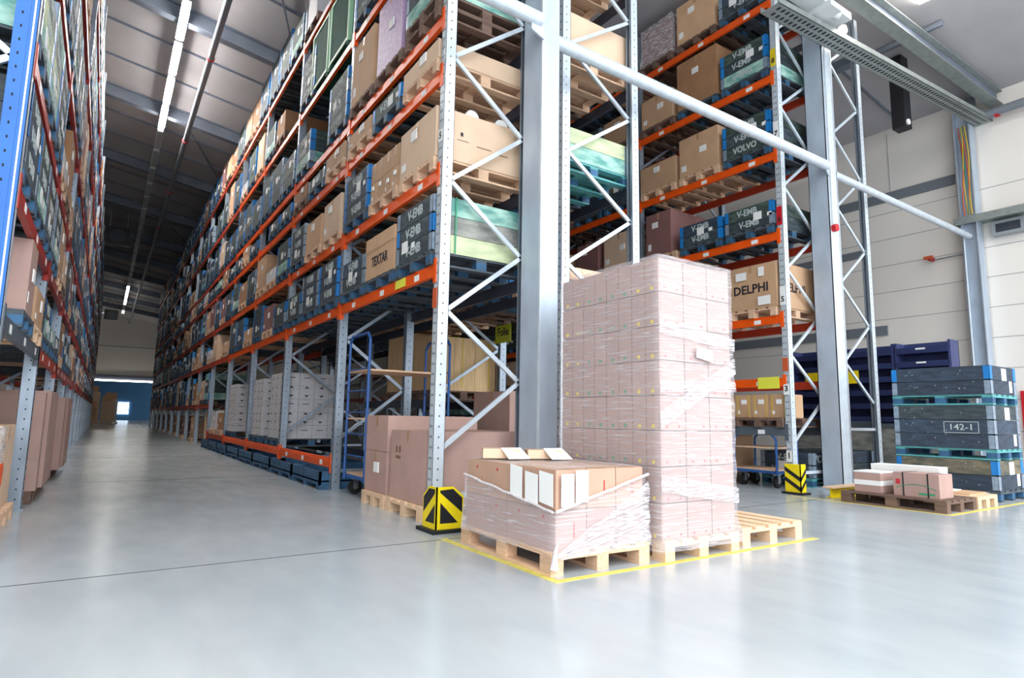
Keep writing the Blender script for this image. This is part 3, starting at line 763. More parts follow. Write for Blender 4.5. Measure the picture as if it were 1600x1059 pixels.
# wall ledge with box
r_ = ob('wall_tray', None, loc=(15.1, 5.3, 5.34), label='grey steel ledge running along the right wall at the column', cat='cable tray')
ob('tray_channel', MB().box(0, .38, -6, .05, 0, .1, 'tray_steel').box(-.01, 0, -6, .05, -.03, .13, 'tray_steel'), r_)
r_ = ob('control_box', None, loc=(15.3, 4.2, 4.98), label='small grey control box under the wall ledge', cat='box')
ob('casing', MB().box(0, .19, 0, .55, 0, .3, 'lamp_off'), r_); ob('display', MB().box(-.006, 0, .06, .48, .06, .24, 'rail_dark'), r_)
r_ = ob('wall_valve', None, loc=(15.35, 5.95, 4.75), label='small red and brown valve on the pale wall', cat='valve')
ob('valve_body', MB().cyl((.14, 0, 0), (-.05, 0, 0), .05, 'ink_red', 12).box(-.1, -.05, -.08, .1, -.02, .05, 'cable_orange'), r_)
ob('valve_pipe', MB().cyl((.1, 0, -.02), (.1, -.72, 0), .015, 'galvanised', 8), r_)
struct('door_1', MB().box(15.42, 15.5, 1.6, 4.55, 0, 1.72, 'red_paint'))

# ================================================================== foreground pallets and wrapped stacks
def floor_tape(name, pts, lab, wd=.06):
    r_ = MB()
    for (a, b) in zip(pts, pts[1:]):
        if abs(a[1]-b[1]) < .1 and a is pts[1]: a = (a[0]+wd, a[1])
        r_.bar((a[0], a[1], .0015), (b[0], b[1], .0015), .002, wd, 'floor_tape', ref=(0, 0, 1)) if False else r_.prism([(a[0], a[1], 0), (b[0], b[1], 0), (b[0]+(wd if abs(b[1]-a[1]) > abs(b[0]-a[0]) else 0), b[1]+(wd if abs(b[1]-a[1]) <= abs(b[0]-a[0]) else 0), 0), (a[0]+(wd if abs(b[1]-a[1]) > abs(b[0]-a[0]) else 0), a[1]+(wd if abs(b[1]-a[1]) <= abs(b[0]-a[0]) else 0), 0)], (0, 0, .002), 'floor_tape')
    ob(name, r_, label=lab, cat='floor marking')
floor_tape('floor_marking', [(2.40, 4.62), (2.40, 3.07), (3.5, 3.06), (5.3, 3.06)], 'yellow line taped on the floor around the front wrapped pallets')
floor_tape('floor_marking', [(7.98, 5.0), (7.98, 3.06), (11.2, 3.06)], 'yellow line taped on the floor around the right hand pallets')

def film_sheet(name, loops, mt, parent, wrinkle=.006, seed=0, loc=(0, 0, 0), nz=26, seg=.06):
    """loops: function(t in 0..1, u) handled by caller through grid of points"""
    rn_ = random.Random(seed); M = MB(); rows = len(loops); n = len(loops[0]); k = 0
    for r in loops:
        for p in r: M.v.append((p[0]+rn_.uniform(-wrinkle, wrinkle), p[1]+rn_.uniform(-wrinkle, wrinkle), p[2]+rn_.uniform(-wrinkle, wrinkle)*.5))
    im = M.mi(mt)
    for a in range(rows-1):
        for b in range(n-1):
            q = a*n+b; M.f.append((q, q+1, q+n+1, q+n)); M.m.append(im)
    return ob(name, M.mesh(name, True), parent, loc)

def perim(x0, x1, y0, y1, step=.07):
    P = []
    for (ax, ay), (bx_, by_) in zip([(x0, y1), (x0, y0), (x1, y0), (x1, y1)], [(x0, y0), (x1, y0), (x1, y1), (x0, y1)]):
        n = 16 if step < .1 else 10
        for i in range(n): P.append((ax+(bx_-ax)*i/n, ay+(by_-ay)*i/n))
    P.append((x0, y1)); return P

# tall stack --------------------------------------------------------
TX0, TX1, TY0, TY1 = 3.40, 4.24, 3.13, 4.29
inst(pallet('new', True, .84, 1.2), None, ((TX0+TX1)/2+.01, (TY0+TY1)/2, 0), math.pi/2, label='pale wooden pallet under the tall film wrapped stack', cat='pallet')
hh = .2615; nx, ny, nz = 3, 4, 8
sw, sd_ = (TX1-TX0)/nx, (TY1-TY0)/ny
def small_carton(w_, d_, h_, dots, sd):
    key = ('sc', round(w_, 3), round(d_, 3), dots)
    if key in CACHE: return CACHE[key]
    rnd = random.Random(sd); b = MB(); b.box(-w_/2, w_/2, -d_/2, d_/2, .003, h_-.003, 'cardboard_pink')
    b.box(-w_/2+.003, w_/2-.003, -d_/2+.003, d_/2-.003, 0, h_, 'cardboard_pink')
    ch = [N('carton_body', b)]
    s_ = MB()
    for f_ in (-.25, .25):
        s_.cyl((-w_/2-.0015, f_*d_, .03), (-w_/2, f_*d_, .03), .016, dots, 10)
        s_.cyl((f_*w_, -d_/2-.0015, .03), (f_*w_, -d_/2, .03), .009, 'ink_red', 8)
    ch.append(N('sticker_dots', s_))
    ch.append(N('box_seam', MB().box(-w_/2-.0012, -w_/2, -.0025, .0025, .0, h_, 'cardboard_seam')))
    n = N('shipping_carton', None, ch=ch); CACHE[key] = n; return n
for k in range(nz):
    for a in range(nx):
        for b in range(ny):
            if a == 1 and 0 < b < 3: continue
            dots = 'ink_green' if (k*3+b) % 3 else 'guard_yellow'
            side = ('left face, ' if a == 0 else 'right rear, ' if a == nx-1 and b else 'front face, ' if b == 0 else 'back face, ')
            pos = '%s from front, %s from left' % (ORD[b], ORD[a])
            j = random.uniform(-.004, .004)
            inst(small_carton(sw-.011, sd_-.011, hh-.006, dots, k+a+b), None, (TX0+sw*(a+.5)+j, TY0+sd_*(b+.5)+j*.5, PH+k*hh), 0,
                 label='pinkish carton in tall wrapped stack, %s layer, %s%s' % (ORD[k], side, pos), cat='carton', group='cartons in the tall wrapped stack')
r_ = ob('stretch_film', None, loc=(0, 0, 0), label='clear stretch film wound around the tall stack of cartons', cat='film')
TH = PH+nz*hh
loops = []
for i in range(34):
    z = .07+(TH+.02-.07)*i/33; e = .012+.003*math.sin(i*1.7)+(.03*(1-i/3) if i < 3 else 0)
    loops.append([(x, y, z) for x, y in perim(TX0-e, TX1+e, TY0-e, TY1+e)])
film_sheet('side_film', loops, 'stretch_film', r_, .005, 3)
top = [[(TX0-.01+(TX1-TX0+.02)*i/10, TY0-.01+(TY1-TY0+.02)*j/12, TH+.012) for i in range(11)] for j in range(13)]
film_sheet('top_film', top, 'stretch_film_heavy', r_, .006, 4)
# diagonal heavier bands on the front face, with painted wrinkle highlights
for zA, zB, wd in ((1.0, 1.45, .13), (1.7, 1.62, .1), (.55, .42, .12), (1.25, 1.28, .08)):
    rows = [[(TX0-.02+(TX1-TX0+.04)*i/12, TY0-.024, zA+(zB-zA)*i/12+wd*(j/4-.5)) for i in range(13)] for j in range(5)]
    film_sheet('film_band', rows, 'stretch_film_heavy', r_, .004, int(zA*10))
pp = ob('delivery_note', MB().hexa([(3.78, TY0-.03, 1.49), (3.98, TY0-.03, 1.46), (3.98, TY0-.026, 1.46), (3.78, TY0-.026, 1.49), (3.78, TY0-.04, 1.57), (3.96, TY0-.04, 1.555), (3.96, TY0-.036, 1.555), (3.78, TY0-.036, 1.57)], 'paper'), label='white paper note stuck on the front of the tall wrapped stack', cat='paper')

# low stack ----------------------------------------------------------
PX0, PX1, PY0, PY1 = 2.50, 3.30, 3.21, 4.38
inst(pallet('wood', True, .86, 1.24), None, (2.90, 3.80, 0), math.pi/2-.03, label='tan wooden pallet under the low film wrapped cartons in front', cat='pallet')
hl = .262; sx_, sy_ = (PX1-PX0)/3, (PY1-PY0)/4
def tan_carton(w_, d_, h_, v):
    key = ('tc', round(w_, 3), round(d_, 3), v)
    if key in CACHE: return CACHE[key]
    mt_ = 'cardboard_top' if v else 'cardboard_pink'; b = MB(); b.box(-w_/2, w_/2, -d_/2, d_/2, .003, h_-.003, mt_); b.box(-w_/2+.003, w_/2-.003, -d_/2+.003, d_/2-.003, 0, h_, mt_)
    ch = [N('carton_body', b), N('packing_tape', MB().box(-.03, .03, -d_/2, d_/2, h_, h_+.001, 'tape')), N('print_mark', MB().box(.02, .032, -d_/2-.001, -d_/2, .08, .18, 'ink_red').box(-w_/2-.001, -w_/2, -.02, .0, .2, .22, 'ink_red'))]
    n = N('shipping_carton', None, ch=ch); CACHE[key] = n; return n
for k in range(2):
    for a in range(3):
        for b in range(4):
            j = random.uniform(-.003, .003)
            inst(tan_carton(sx_-.007, sy_-.007, hl-.002, k), None, (PX0+sx_*(a+.5)+j, PY0+sy_*(b+.5), PH+k*hl), 0,
                 label='carton in low wrapped stack, %s layer, %s row from front, %s from left' % (('lower', 'upper')[k], ORD[b], ORD[a]), cat='carton', group='cartons in the low wrapped stack')
LH = PH+2*hl
r_ = ob('stretch_film', None, loc=(0, 0, 0), label='clear stretch film slung in a V around the low stack of cartons', cat='film')
def vtop(x, y):
    # film edge sags towards the near corner
    if abs(y-(PY0)) < .05 or y < PY0: return .40+(LH-.05-.40)*max(0, min(1, (x-PX0)/(PX1-PX0)))
    if x < PX0+.05: return .40+(LH-.12-.40)*max(0, min(1, (y-PY0)/(PY1-PY0)))
    return LH-.05
P = perim(PX0-.012, PX1+.012, PY0-.012, PY1+.012, .05)
loops = []
for i in range(12):
    t = i/11; row = []
    for x, y in P:
        zt = vtop(x, y); z = .12+(zt-.12)*t; e = .03*(1-t)**2
        row.append((x+(e if x > PX1 else -e if x < PX0 else 0), y-(e if y < PY0 else 0), z))
    loops.append(row)
film_sheet('side_film', loops, 'stretch_film', r_, .004, 9)
# extra gathered film fan on the front face
fan = []
for i in range(9):
    t = i/8; row = []
    for j in range(13):
        u = j/12; x = PX0-.02+(PX1-PX0+.05)*u; row.append((x, PY0-.03-.012*math.sin(i*2.2)*u, .10+u*(.03+t*.42)+.015*t))
    fan.append(row)
film_sheet('gathered_film', fan, 'stretch_film_heavy', r_, .005, 12)
rope = [(PX0-.025, PY1*(1-t)+PY0*t, (LH-.12)*(1-t)+.40*t) for t in [i/12 for i in range(13)]]
rope = [(x, y, z+random.uniform(-.004, .004)) for x, y, z in rope]
ob('film_edge', MB().tube(rope, .009, 'film_rope', 7), r_)
rope = [(PX0-.02+(PX1-PX0+.04)*t, PY0-.03, .40+(LH-.05-.40)*t) for t in [i/10 for i in range(11)]]
ob('film_edge', MB().tube([(x, y, z+random.uniform(-.004, .004)) for x, y, z in rope], .01, 'film_rope', 7), r_)
for zb in (.16, .22, .3):
    ob('film_fold', MB().tube([(PX0-.03, PY0-.035, .12), (PX0+.3, PY0-.035, zb), (PX1+.02, PY0-.035, zb+.13)], .005, 'film_rope', 6), r_)
ob('film_knot', MB().cyl((PX0-.04, PY0-.04, .05), (PX0-.03, PY0-.035, .15), .028, 'film_rope', 9, .012).cyl((PX0-.03, PY0-.035, .15), (PX0-.0, PY0-.03, .22), .014, 'film_rope', 8, .004), r_)
top = [[(PX0+(PX1-PX0)*i/9, PY0+(PY1-PY0)*j/12, LH+.006) for i in range(10)] for j in range(13)]
film_sheet('top_film', top, 'stretch_film', r_, .004, 14)
# papers
for i, (y, z, ry) in enumerate(((3.66, .45, .0), (3.47, .415, .0), (3.30, .43, 0))):
    ob('delivery_note', MB().hexa([(PX0-.018-.003*i, y-.09, z), (PX0-.018-.003*i, y+.06, z+.02), (PX0-.016-.003*i, y+.06, z+.02), (PX0-.016-.003*i, y-.09, z), (PX0-.020-.003*i, y-.09, z+.21), (PX0-.020-.003*i, y+.06, z+.225), (PX0-.018-.003*i, y+.06, z+.225), (PX0-.018-.003*i, y-.09, z+.21)], 'paper'),
       label='white paper hanging on left face of low stack, %s from the corner' % ('third', 'second', 'first')[i], cat='paper', group='papers on the low stack')
for i, (x, z) in enumerate(((PX0+.09, .43), (PX0+.21, .45))):
    ob('delivery_note', MB().box(x-.06, x+.05, PY0-.02-.003*i, PY0-.018-.003*i, z, z+.21, 'paper'), label='white paper hanging on front face of low stack, %s from the corner' % ('first', 'second')[i], cat='paper', group='papers on the low stack')
for y_, z_ in ((3.62, .52), (3.47, .50), (3.33, .50)):
    pass
# two flat cartons on top
inst(carton(.30, .22, .075, 'cardboard_pale', True, 1, lab=False), None, (2.72, 4.22, LH+.012), -.5, label='flat open carton with paper on top of the low stack, left one', cat='box')
inst(carton(.28, .2, .07, 'cardboard_pale', True, 2, lab=False), None, (3.02, 4.05, LH+.012), -.45, label='flat open carton with paper on top of the low stack, right one', cat='box')
for x, y, lb in ((2.76, 4.08, 'left'), (3.06, 3.92, 'right')):
    ob('paper_sheet', MB().hexa([(x-.1, y-.07, LH+.014), (x+.09, y-.09, LH+.014), (x+.08, y+.04, LH+.095), (x-.1, y+.05, LH+.095), (x-.1, y-.072, LH+.016), (x+.09, y-.092, LH+.016), (x+.08, y+.038, LH+.097), (x-.1, y+.048, LH+.097)], 'paper'), label='white sheet leaning on the %s flat carton on the low stack' % lb, cat='paper')
# empty pallet at the right of the tall stack
inst(pallet('new', True, .84, 1.2), None, (4.81, 3.78, 0), math.pi/2, label='empty new wooden pallet to the right of the tall stack', cat='pallet')

# ================================================================== upright guards
def guard(loc, sx, sy, h, chev, lab):
    r_ = ob('rack_guard', None, loc=loc, label=lab, cat='guard')
    ob('rubber_base', MB().box(-.05, sx+.02, -.05, sy+.03, 0, .03, 'rubber'), r_)
    if not chev:
        b = MB(); b.prism([(0, 0, .03), (sx, 0, .03), (sx, 0, h*.78), (sx*.62, 0, h), (0, 0, h)], (0, .012, 0), 'guard_yellow')
        b.prism([(0, 0, .03), (0, sy, .03), (0, sy, h*.78), (0, sy*.55, h), (0, 0, h)], (.012, 0, 0), 'guard_yellow'); ob('guard_plate', b, r_)
        e = -.002
        st = MB(); st.prism([(.04, 0, .08), (sx*.8, 0, .08), (.04, 0, h*.66)], (0, e, 0), 'guard_black'); st.prism([(.035, 0, h*.93), (.035, 0, h*.88), (sx*.95, 0, h*.42), (sx*.95, 0, h*.74), (sx*.6, 0, h*.95)], (0, e, 0), 'guard_black')
        st.prism([(0, .03, .08), (0, sy*.8, .08), (0, .03, h*.62)], (e, 0, 0), 'guard_black'); st.prism([(0, .03, h*.95), (0, .03, h*.86), (0, sy*.95, h*.4), (0, sy*.95, h*.74), (0, sy*.55, h*.95)], (e, 0, 0), 'guard_black'); ob('hazard_stripe', st, r_, label='black hazard stripes')
    else:
        b = MB(); b.box(0, sx, 0, .012, .03, h, 'guard_yellow'); b.box(0, .012, 0, sy, .03, h, 'guard_yellow'); ob('guard_plate', b, r_)
        st = MB(); e = -.002
        for z in (h*.15, h*.48):
            st.prism([(sx, 0, z+.1), (sx, 0, z+.16), (0.01, 0, z+.04), (.01, 0, z-.02)], (0, e, 0), 'guard_black')
            st.prism([(0, sy, z+.12), (0, sy, z+.18), (0, .01, z+.04), (0, .01, z-.02)], (e, 0, 0), 'guard_black')
        ob('hazard_stripe', st, r_, label='black hazard stripes')
guard((2.475, 4.86, 0), .27, .26, .39, False, 'yellow and black guard at the foot of the nearest central upright')
guard((8.22, 4.98, 0), .13, .24, .42, True, 'yellow guard with black chevrons at the foot of the numbered upright')
r_ = ob('steel_block', None, loc=(8.3, 4.55, 0), label='short yellow steel beam lying at the foot of the right column', cat='beam')
ob('web', MB().box(0, .85, .05, .07, .012, .12, 'guard_yellow').box(0, .85, 0, .12, 0, .012, 'guard_yellow').box(0, .85, 0, .12, .12, .132, 'guard_yellow'), r_)
ob('wooden_board', MB().box(-.05, .95, -.02, .14, .132, .15, 'wood_new'), r_)

# ================================================================== floor loads in the first bay of the central rack
inst(pallet('new', True, .86, 1.2), None, (3.2, 5.86, 0), 0, label='pale pallet on the floor under the front large box in the first bay', cat='pallet')
inst(pallet('new', True, .66, 1.2), None, (3.2, 6.70, 0), 0, label='pale pallet on the floor under the two stacked boxes in the first bay', cat='pallet')
inst(carton(1.12, .86, .71, 'cardboard_pink', True, 2, lab=False), None, (3.2, 5.87, PH), 0, label='large pinkish box on the floor pallet behind the nearest upright', cat='box')
inst(carton(1.14, .64, .46, 'cardboard_pink', True, 4), None, (3.2, 6.71, PH), 0, label='lower of two stacked brown boxes with label in the first bay', cat='box')
inst(carton(1.14, .64, .4, 'cardboard_pink', True, 1, lab=False), None, (3.2, 6.71, PH+.461), 0, label='upper of two stacked brown boxes in the first bay', cat='box')
inst(carton(.95, .9, 1.2, 'cardboard_pink', True, 1, lab=True), None, (4.75, 6.9, PH), 0, label='tall pinkish box on the floor behind the middle column', cat='box')
inst(pallet('dark', True), None, (4.75, 6.9, 0), 0, label='dark pallet under the tall pinkish box behind the middle column', cat='pallet')
# wooden transport crate in the rear rack
def wood_crate(w_, d_, h_):
    b = MB()
    n = int(w_/.34)
    for i in range(n): b.box(-w_/2+i*w_/n, -w_/2+(i+1)*w_/n-.006, -d_/2, -d_/2+.02, 0, h_, 'wood_crate')
    b.box(-w_/2, w_/2, -d_/2+.02, d_/2, 0, h_, 'wood_crate')
    s_ = MB()
    for x in (-w_*.05, w_*.38): s_.box(x, x+.02, -d_/2-.004, -d_/2-.0005, .06, h_, 'cable_yellow')
    return N('wooden_crate', None, ch=[N('crate_body', b), N('strap', s_)])
inst(wood_crate(1.15, .9, .85), None, (4.76, 8.95, 1.27+PH), 0, label='strapped plywood transport crate on a pallet in the rear rack', cat='crate')
inst(pallet('dark', True), None, (4.76, 8.95, 1.27), 0, label='dark pallet under the strapped plywood crate in the rear rack', cat='pallet')
inst(wood_crate(1.1, .8, 1.0), None, (4.76, 9.95, 1.27+PH), 0, label='second plywood transport crate, deeper in the rear rack', cat='crate')
inst(pallet('dark', False), None, (4.76, 9.95, 1.27), 0, label='dark pallet under the deeper plywood crate in the rear rack', cat='pallet')
def sign(name, x, y0, y1, z0, z1, txt, lab, mt_='lime_paper', sz=.13):
    r_ = ob(name, None, loc=(x, (y0+y1)/2, z0), label=lab, cat='sign')
    ob('sign_plate', MB().box(-.006, 0, -(y1-y0)/2, (y1-y0)/2, 0, z1-z0, mt_), r_)
    if txt: ob('sign_lettering', text_mesh(txt, sz, 'ink', '-x', .9, .003), r_, (-.0078, 0, (z1-z0)*.6))
ob('sign_hanger', MB().box(5.27, 5.36, 8.1, 8.13, 2.44, 2.48, 'rail_dark'), label='small dark hanger holding the yellow sign at the dark rail', cat='hanger')
sign('yellow_sign', 5.268, 7.94, 8.4, 2.2, 2.49, 'Folie', 'yellow sign reading Folie on the dark rail behind the middle column', sz=.19)
sign('yellow_sign', 5.33, 9.75, 10.35, 2.2, 2.52, None, 'yellow sign without readable text on the dark rail, farther back')
sign('yellow_sign', 2.622, 6.05, 6.32, 2.405, 2.5, None, 'small pale yellow tag on the lowest orange rail of the nearest bay', 'yellow_paper')
sign('yellow_sign', 8.585, 5.48, 5.85, 1.52, 1.7, None, 'yellow paper tag on the low orange rail beside the numbered upright', 'yellow_paper')
sign('yellow_sign', 11.2, 5.6, 6.6, 1.72, 1.95, None, 'yellow sign behind the strapped cartons in the right rack', 'guard_yellow')
# level numbers on the right rack upright
for z, s_, mt_, lb in ((.42, '1', 'paper', 'white'), (1.42, '3', 'paper', 'white'), (2.8, '5', 'paper', 'pale blue'), (4.08, '6', 'red_paint', 'red'), (5.5, '7', 'paper', 'pale blue'), (6.75, '8', 'guard_yellow', 'yellow')):
    r_ = ob('level_tag', None, loc=(8.588, 5.37, z), label='%s level tag with number %s on the right rack upright' % (lb, s_), cat='tag', group='level tags on the right rack upright')
    ob('tag_plate', MB().box(-.003, 0, -.045, .045, 0, .3 if s_ != '1' and s_ != '3' else .16, mt_), r_)
    ob('tag_number', text_mesh(s_, .12, 'ink', '-x', 1, .003), r_, (-.005, 0, .09))
r_ = ob('level_tag', None, loc=(2.625, 5.32, 3.78), label='level tag with number 5 on the nearest central upright', cat='tag')
ob('tag_plate', MB().box(-.002, 0, -.045, .045, 0, .13, 'paper'), r_); ob('tag_number', text_mesh('5', .1, 'ink', '-x', 1, .002), r_, (-.004, 0, .065))
for (x_, y_, z_, lb) in ((2.625, 5.32, 2.06, 'nearest central upright'), (8.59, 5.37, 1.78, 'numbered right upright')):
    ob('reflector_tag', MB().box(x_-.008, x_-.004, y_-.045, y_+.045, z_, z_+.2, 'cable_orange'), label='orange tag on the %s' % lb, cat='tag')

# ---- blue trolley
def trolley(loc, wx, wy, h, lab, mt_='trolley_blue', planks=(.3, .95, 1.55)):
    r_ = ob('trolley', None, loc=loc, label=lab, cat='trolley')
    for sx in (0, wx):
        e = MB(); rr = .018
        e.tube([(sx, 0, .2), (sx, 0, h-.08), (sx, .08, h), (sx, wy-.08, h), (sx, wy, h-.08), (sx, wy, .2)], rr, mt_, 8)
        for z in [.5+.27*i for i in range(int((h-.6)/.27))]: e.cyl((sx, 0, z), (sx, wy, z), .01, mt_, 6)
        ob('end_frame', e, r_)
    ob('deck', MB().box(0, wx, 0, wy, .22, .26, 'trolley_blue').box(.02, wx-.02, .02, wy-.02, .26, .28, 'wood'), r_)
    for z in planks[1:]: ob('shelf_board', MB().box(0, wx, .02, wy-.02, z, z+.022, 'wood'), r_)
    for x in (.12, wx-.12):
        for y in (.08, wy-.08):
            wv = ob('caster', MB().cyl((x, y-.025, .09), (x, y+.025, .09), .09, 'rubber', 20).cyl((x, y-.03, .09), (x, y+.03, .09), .03, 'zinc', 12), r_)
            ob('caster_fork', MB().box(x-.03, x+.03, y-.04, y-.034, .08, .22, 'zinc').box(x-.03, x+.03, y+.034, y+.04, .08, .22, 'zinc').box(x-.05, x+.05, y-.05, y+.05, .2, .22, 'zinc'), wv)
trolley((2.66, 7.13, 0), 1.1, .72, 2.02, 'tall blue shelf trolley with casters standing in the first bay')
trolley((8.62, 5.6, 0), .55, .75, .82, 'low blue trolley on the floor under the right rack', planks=(.3, .6))

# ================================================================== white cartons, bays two to five
def wcarton(w_, d_, h_, v):
    key = ('wc', round(w_, 2), round(d_, 2), v)
    if key in CACHE: return CACHE[key]
    b = MB(); b.box(-w_/2, w_/2, -d_/2, d_/2, 0, h_, 'white_board')
    p = MB()
    if v:
        for sgn, fc in ((-1, 'x'), (-1, 'y')):
            for dz, up_ in ((.1, 1), (-.02, -1)):
                zc_ = h_*.4+dz
                if fc == 'x': p.prism([(-w_/2, -.045, zc_), (-w_/2, .045, zc_), (-w_/2, 0, zc_+.045*up_)], (-.001, 0, 0), 'ink')
                else: p.prism([(-.045, -d_/2, zc_), (.045, -d_/2, zc_), (0, -d_/2, zc_+.045*up_)], (0, -.001, 0), 'ink')
    else:
        p.box(-w_/2-.001, -w_/2, -.06, .06, h_*.6, h_*.66, 'ink'); p.box(-.06, .06, -d_/2-.001, -d_/2, h_*.6, h_*.66, 'ink')
    n = N('white_carton', None, ch=[N('carton_body', b), N('printed_mark', p)]); CACHE[key] = n; return n
def wblock(bi, y0, y1, nyy, nzz, hz, tag_):
    z0 = .42+PH; dd = (y1-y0)/nyy; w_ = 1.1/4
    inst(pallet('blue', False, y1-y0, 1.2), None, (3.25, (y0+y1)/2, .42), 0, label='blue pallet under the %s' % tag_, cat='pallet')
    for k in range(nzz):
        for b in range(nyy):
            for a in range(4):
                inst(wcarton(w_-.006, dd-.008, hz-.004, k % 2), None, (2.70+w_*(a+.5), y0+dd*(b+.5), z0+k*hz), 0,
                     label='white carton, %s layer, %s row, %s column, %s block on low tier' % (ORD[k], ORD[b], ORD[a], tag_.split()[0]), cat='carton', group='white cartons on the low tier')
    rows = []
    for i in range(12):
        z = z0+nzz*hz*i/11; rows.append([(x, y, z) for x, y in perim(2.70-.012, 3.80+.012, y0-.012, y1+.012, .12)])
    f_ = film_sheet('stretch_film', rows, 'stretch_film_faint', None, .005, bi)
    f_['label'] = 'clear film around the %s' % tag_; f_['category'] = 'film'
wblock(1, 11.5, 12.55, 3, 5, .24, 'near white carton block on the low tier')
wblock(2, 13.2, 14.15, 3, 5, .232, 'middle white carton block on the low tier')
wblock(3, 16.25, 17.2, 3, 5, .232, 'far white carton block on the low tier')
inst(pallet('wood', False), None, (3.2, 18.1, .42), 0, label='wooden pallet on the low tier of the fifth bay', cat='pallet')
inst(carton(1.1, .84, .45, 'cardboard_brown', False, 1), None, (3.2, 18.1, .42+PH), 0, label='brown box on the low tier of the fifth bay', cat='box')
inst(pallet('wood', False), None, (3.2, 19.3, .42), 0, label='second wooden pallet on the low tier of the fifth bay', cat='pallet')
inst(carton(1.1, .84, .5, 'white_board', False, 1), None, (3.2, 19.3, .42+PH), 0, label='white wrapped box on the low tier of the fifth bay', cat='box')
# blue steel trays on the floor under the low tier
def tray_(loc, L_, lab):
    r_ = ob('steel_tray', None, loc=loc, label=lab, cat='tray', group='blue steel trays under the low tier')
    ob('tray_side', MB().box(0, .03, 0, L_, .06, .24, 'pallet_blue').box(1.17, 1.2, 0, L_, .06, .24, 'pallet_blue').box(0, 1.2, 0, .03, .06, .24, 'pallet_blue').box(0, 1.2, L_-.03, L_, .06, .24, 'pallet_blue').box(0, 1.2, 0, L_, .1, .12, 'pallet_blue'), r_)
    for y in (.0, L_/2-.06, L_-.12): ob('tray_foot', MB().box(0, 1.2, y, y+.12, 0, .06, 'pallet_blue'), r_)
for i in range(8): tray_((2.5, 8.38+1.5*i, 0), 1.42, 'blue steel tray on the floor, %s from the near end' % ORD[i])
# floor items further down
for i in range(6, 13):
    inst(pallet('wood', False), None, (3.2, AYS[i]+.9, 0), 0, label='wooden pallet on the floor in the %s bay of the central rack' % ORD[i], cat='pallet')
    inst(carton(1.1, .84, .7, ('cardboard', 'cardboard_rose', 'cardboard_brown')[i % 3], False, 1), None, (3.2, AYS[i]+.9, PH), 0, label='box on the floor pallet in the %s bay of the central rack' % ORD[i], cat='box')
for i, y in enumerate((20.9, 21.3)):
    ob('timber_board', MB().box(2.7, 2.78, y, y+.16, 0, 1.0, 'wood_new'), label='upright timber board leaning in the sixth bay, %s one' % ('near', 'far')[i], cat='board')

# ================================================================== right hand rack, low area
for i in range(6):
    y = 5.50+.31*i
    rr_ = inst(carton(.42, .3, .36, 'cardboard', True, 0, tape=False, lab=True), None, (8.85, y+.05, .93+PH), 0, label='tan carton with yellow straps on the grey rail, %s from the upright' % ORD[i], cat='box', group='strapped cartons in the right rack')
    ob('yellow_strap', MB().box(-.213, -.2105, -.11, -.095, 0, .36, 'cable_yellow').box(-.213, -.2105, .095, .11, 0, .36, 'cable_yellow'), rr_)
for i in range(2): inst(pallet('dark', True), None, (9.16, 5.88+1.0*i, .93), 0, label='dark pallet under the strapped cartons, %s from the upright' % ORD[i], cat='pallet')
inst(carton(1.0, .8, .55, 'cardboard_pink', True, 1), None, (9.16, 7.85, .93+PH), 0, label='pinkish box beyond the strapped cartons in the right rack', cat='box')
inst(pallet('dark', True), None, (9.16, 7.85, .93), 0, label='dark pallet beyond the strapped cartons in the right rack', cat='pallet')
cr_ = crate(2, True, 'black', ('VOLVO', 'V-EMB'), seed=3)
rr_ = inst(cr_, None, (9.85, 5.85, .144), 0, label='black crate lettered VOLVO on the floor under the right rack', cat='crate')
ob('stencil_lettering', text_mesh('VOLVO', .17, 'stencil', '-y', 1.2, .004), rr_, (-.25, -.4516, .29))
inst(pallet('teal', True), None, (9.85, 5.85, 0), 0, label='teal pallet under the crate lettered VOLVO', cat='pallet')
inst(pallet('dark', True), None, (9.1, 7.1, 0), 0, label='dark pallet under the stacked wooden boxes of the right rack', cat='pallet')
for k in range(4):
    for b in range(3):
        inst(carton(1.0, .28, .155, 'cardboard', True, 1, lab=False), None, (9.1, 6.82+.285*b, PH+.158*k), 0, label='flat tan box on the floor of the right rack, %s layer, %s row' % (ORD[k], ORD[b]), cat='box', group='flat boxes on the floor of the right rack')
# wrapped sack high in the right rack
r_ = ob('wrapped_goods', None, loc=(9.15, 7.9, 7.97), label='brown goods wrapped in shiny film high in the right rack', cat='goods')
ob('goods_body', MB().box(-.5, .5, -.38, .38, PH, .95, 'cardboard_rose'), r_)
rows = [[(x, y, .1+.9*i/9) for x, y in perim(-.53-.03*(i < 3), .53, -.41-.03*(i < 3), .41, .1)] for i in range(10)]
film_sheet('wrapping_film', rows, 'stretch_film_heavy', r_, .012, 5)
inst(pallet('dark', False), None, (9.15, 7.9, 7.97), 0, label='dark pallet under the wrapped goods high in the right rack', cat='pallet')
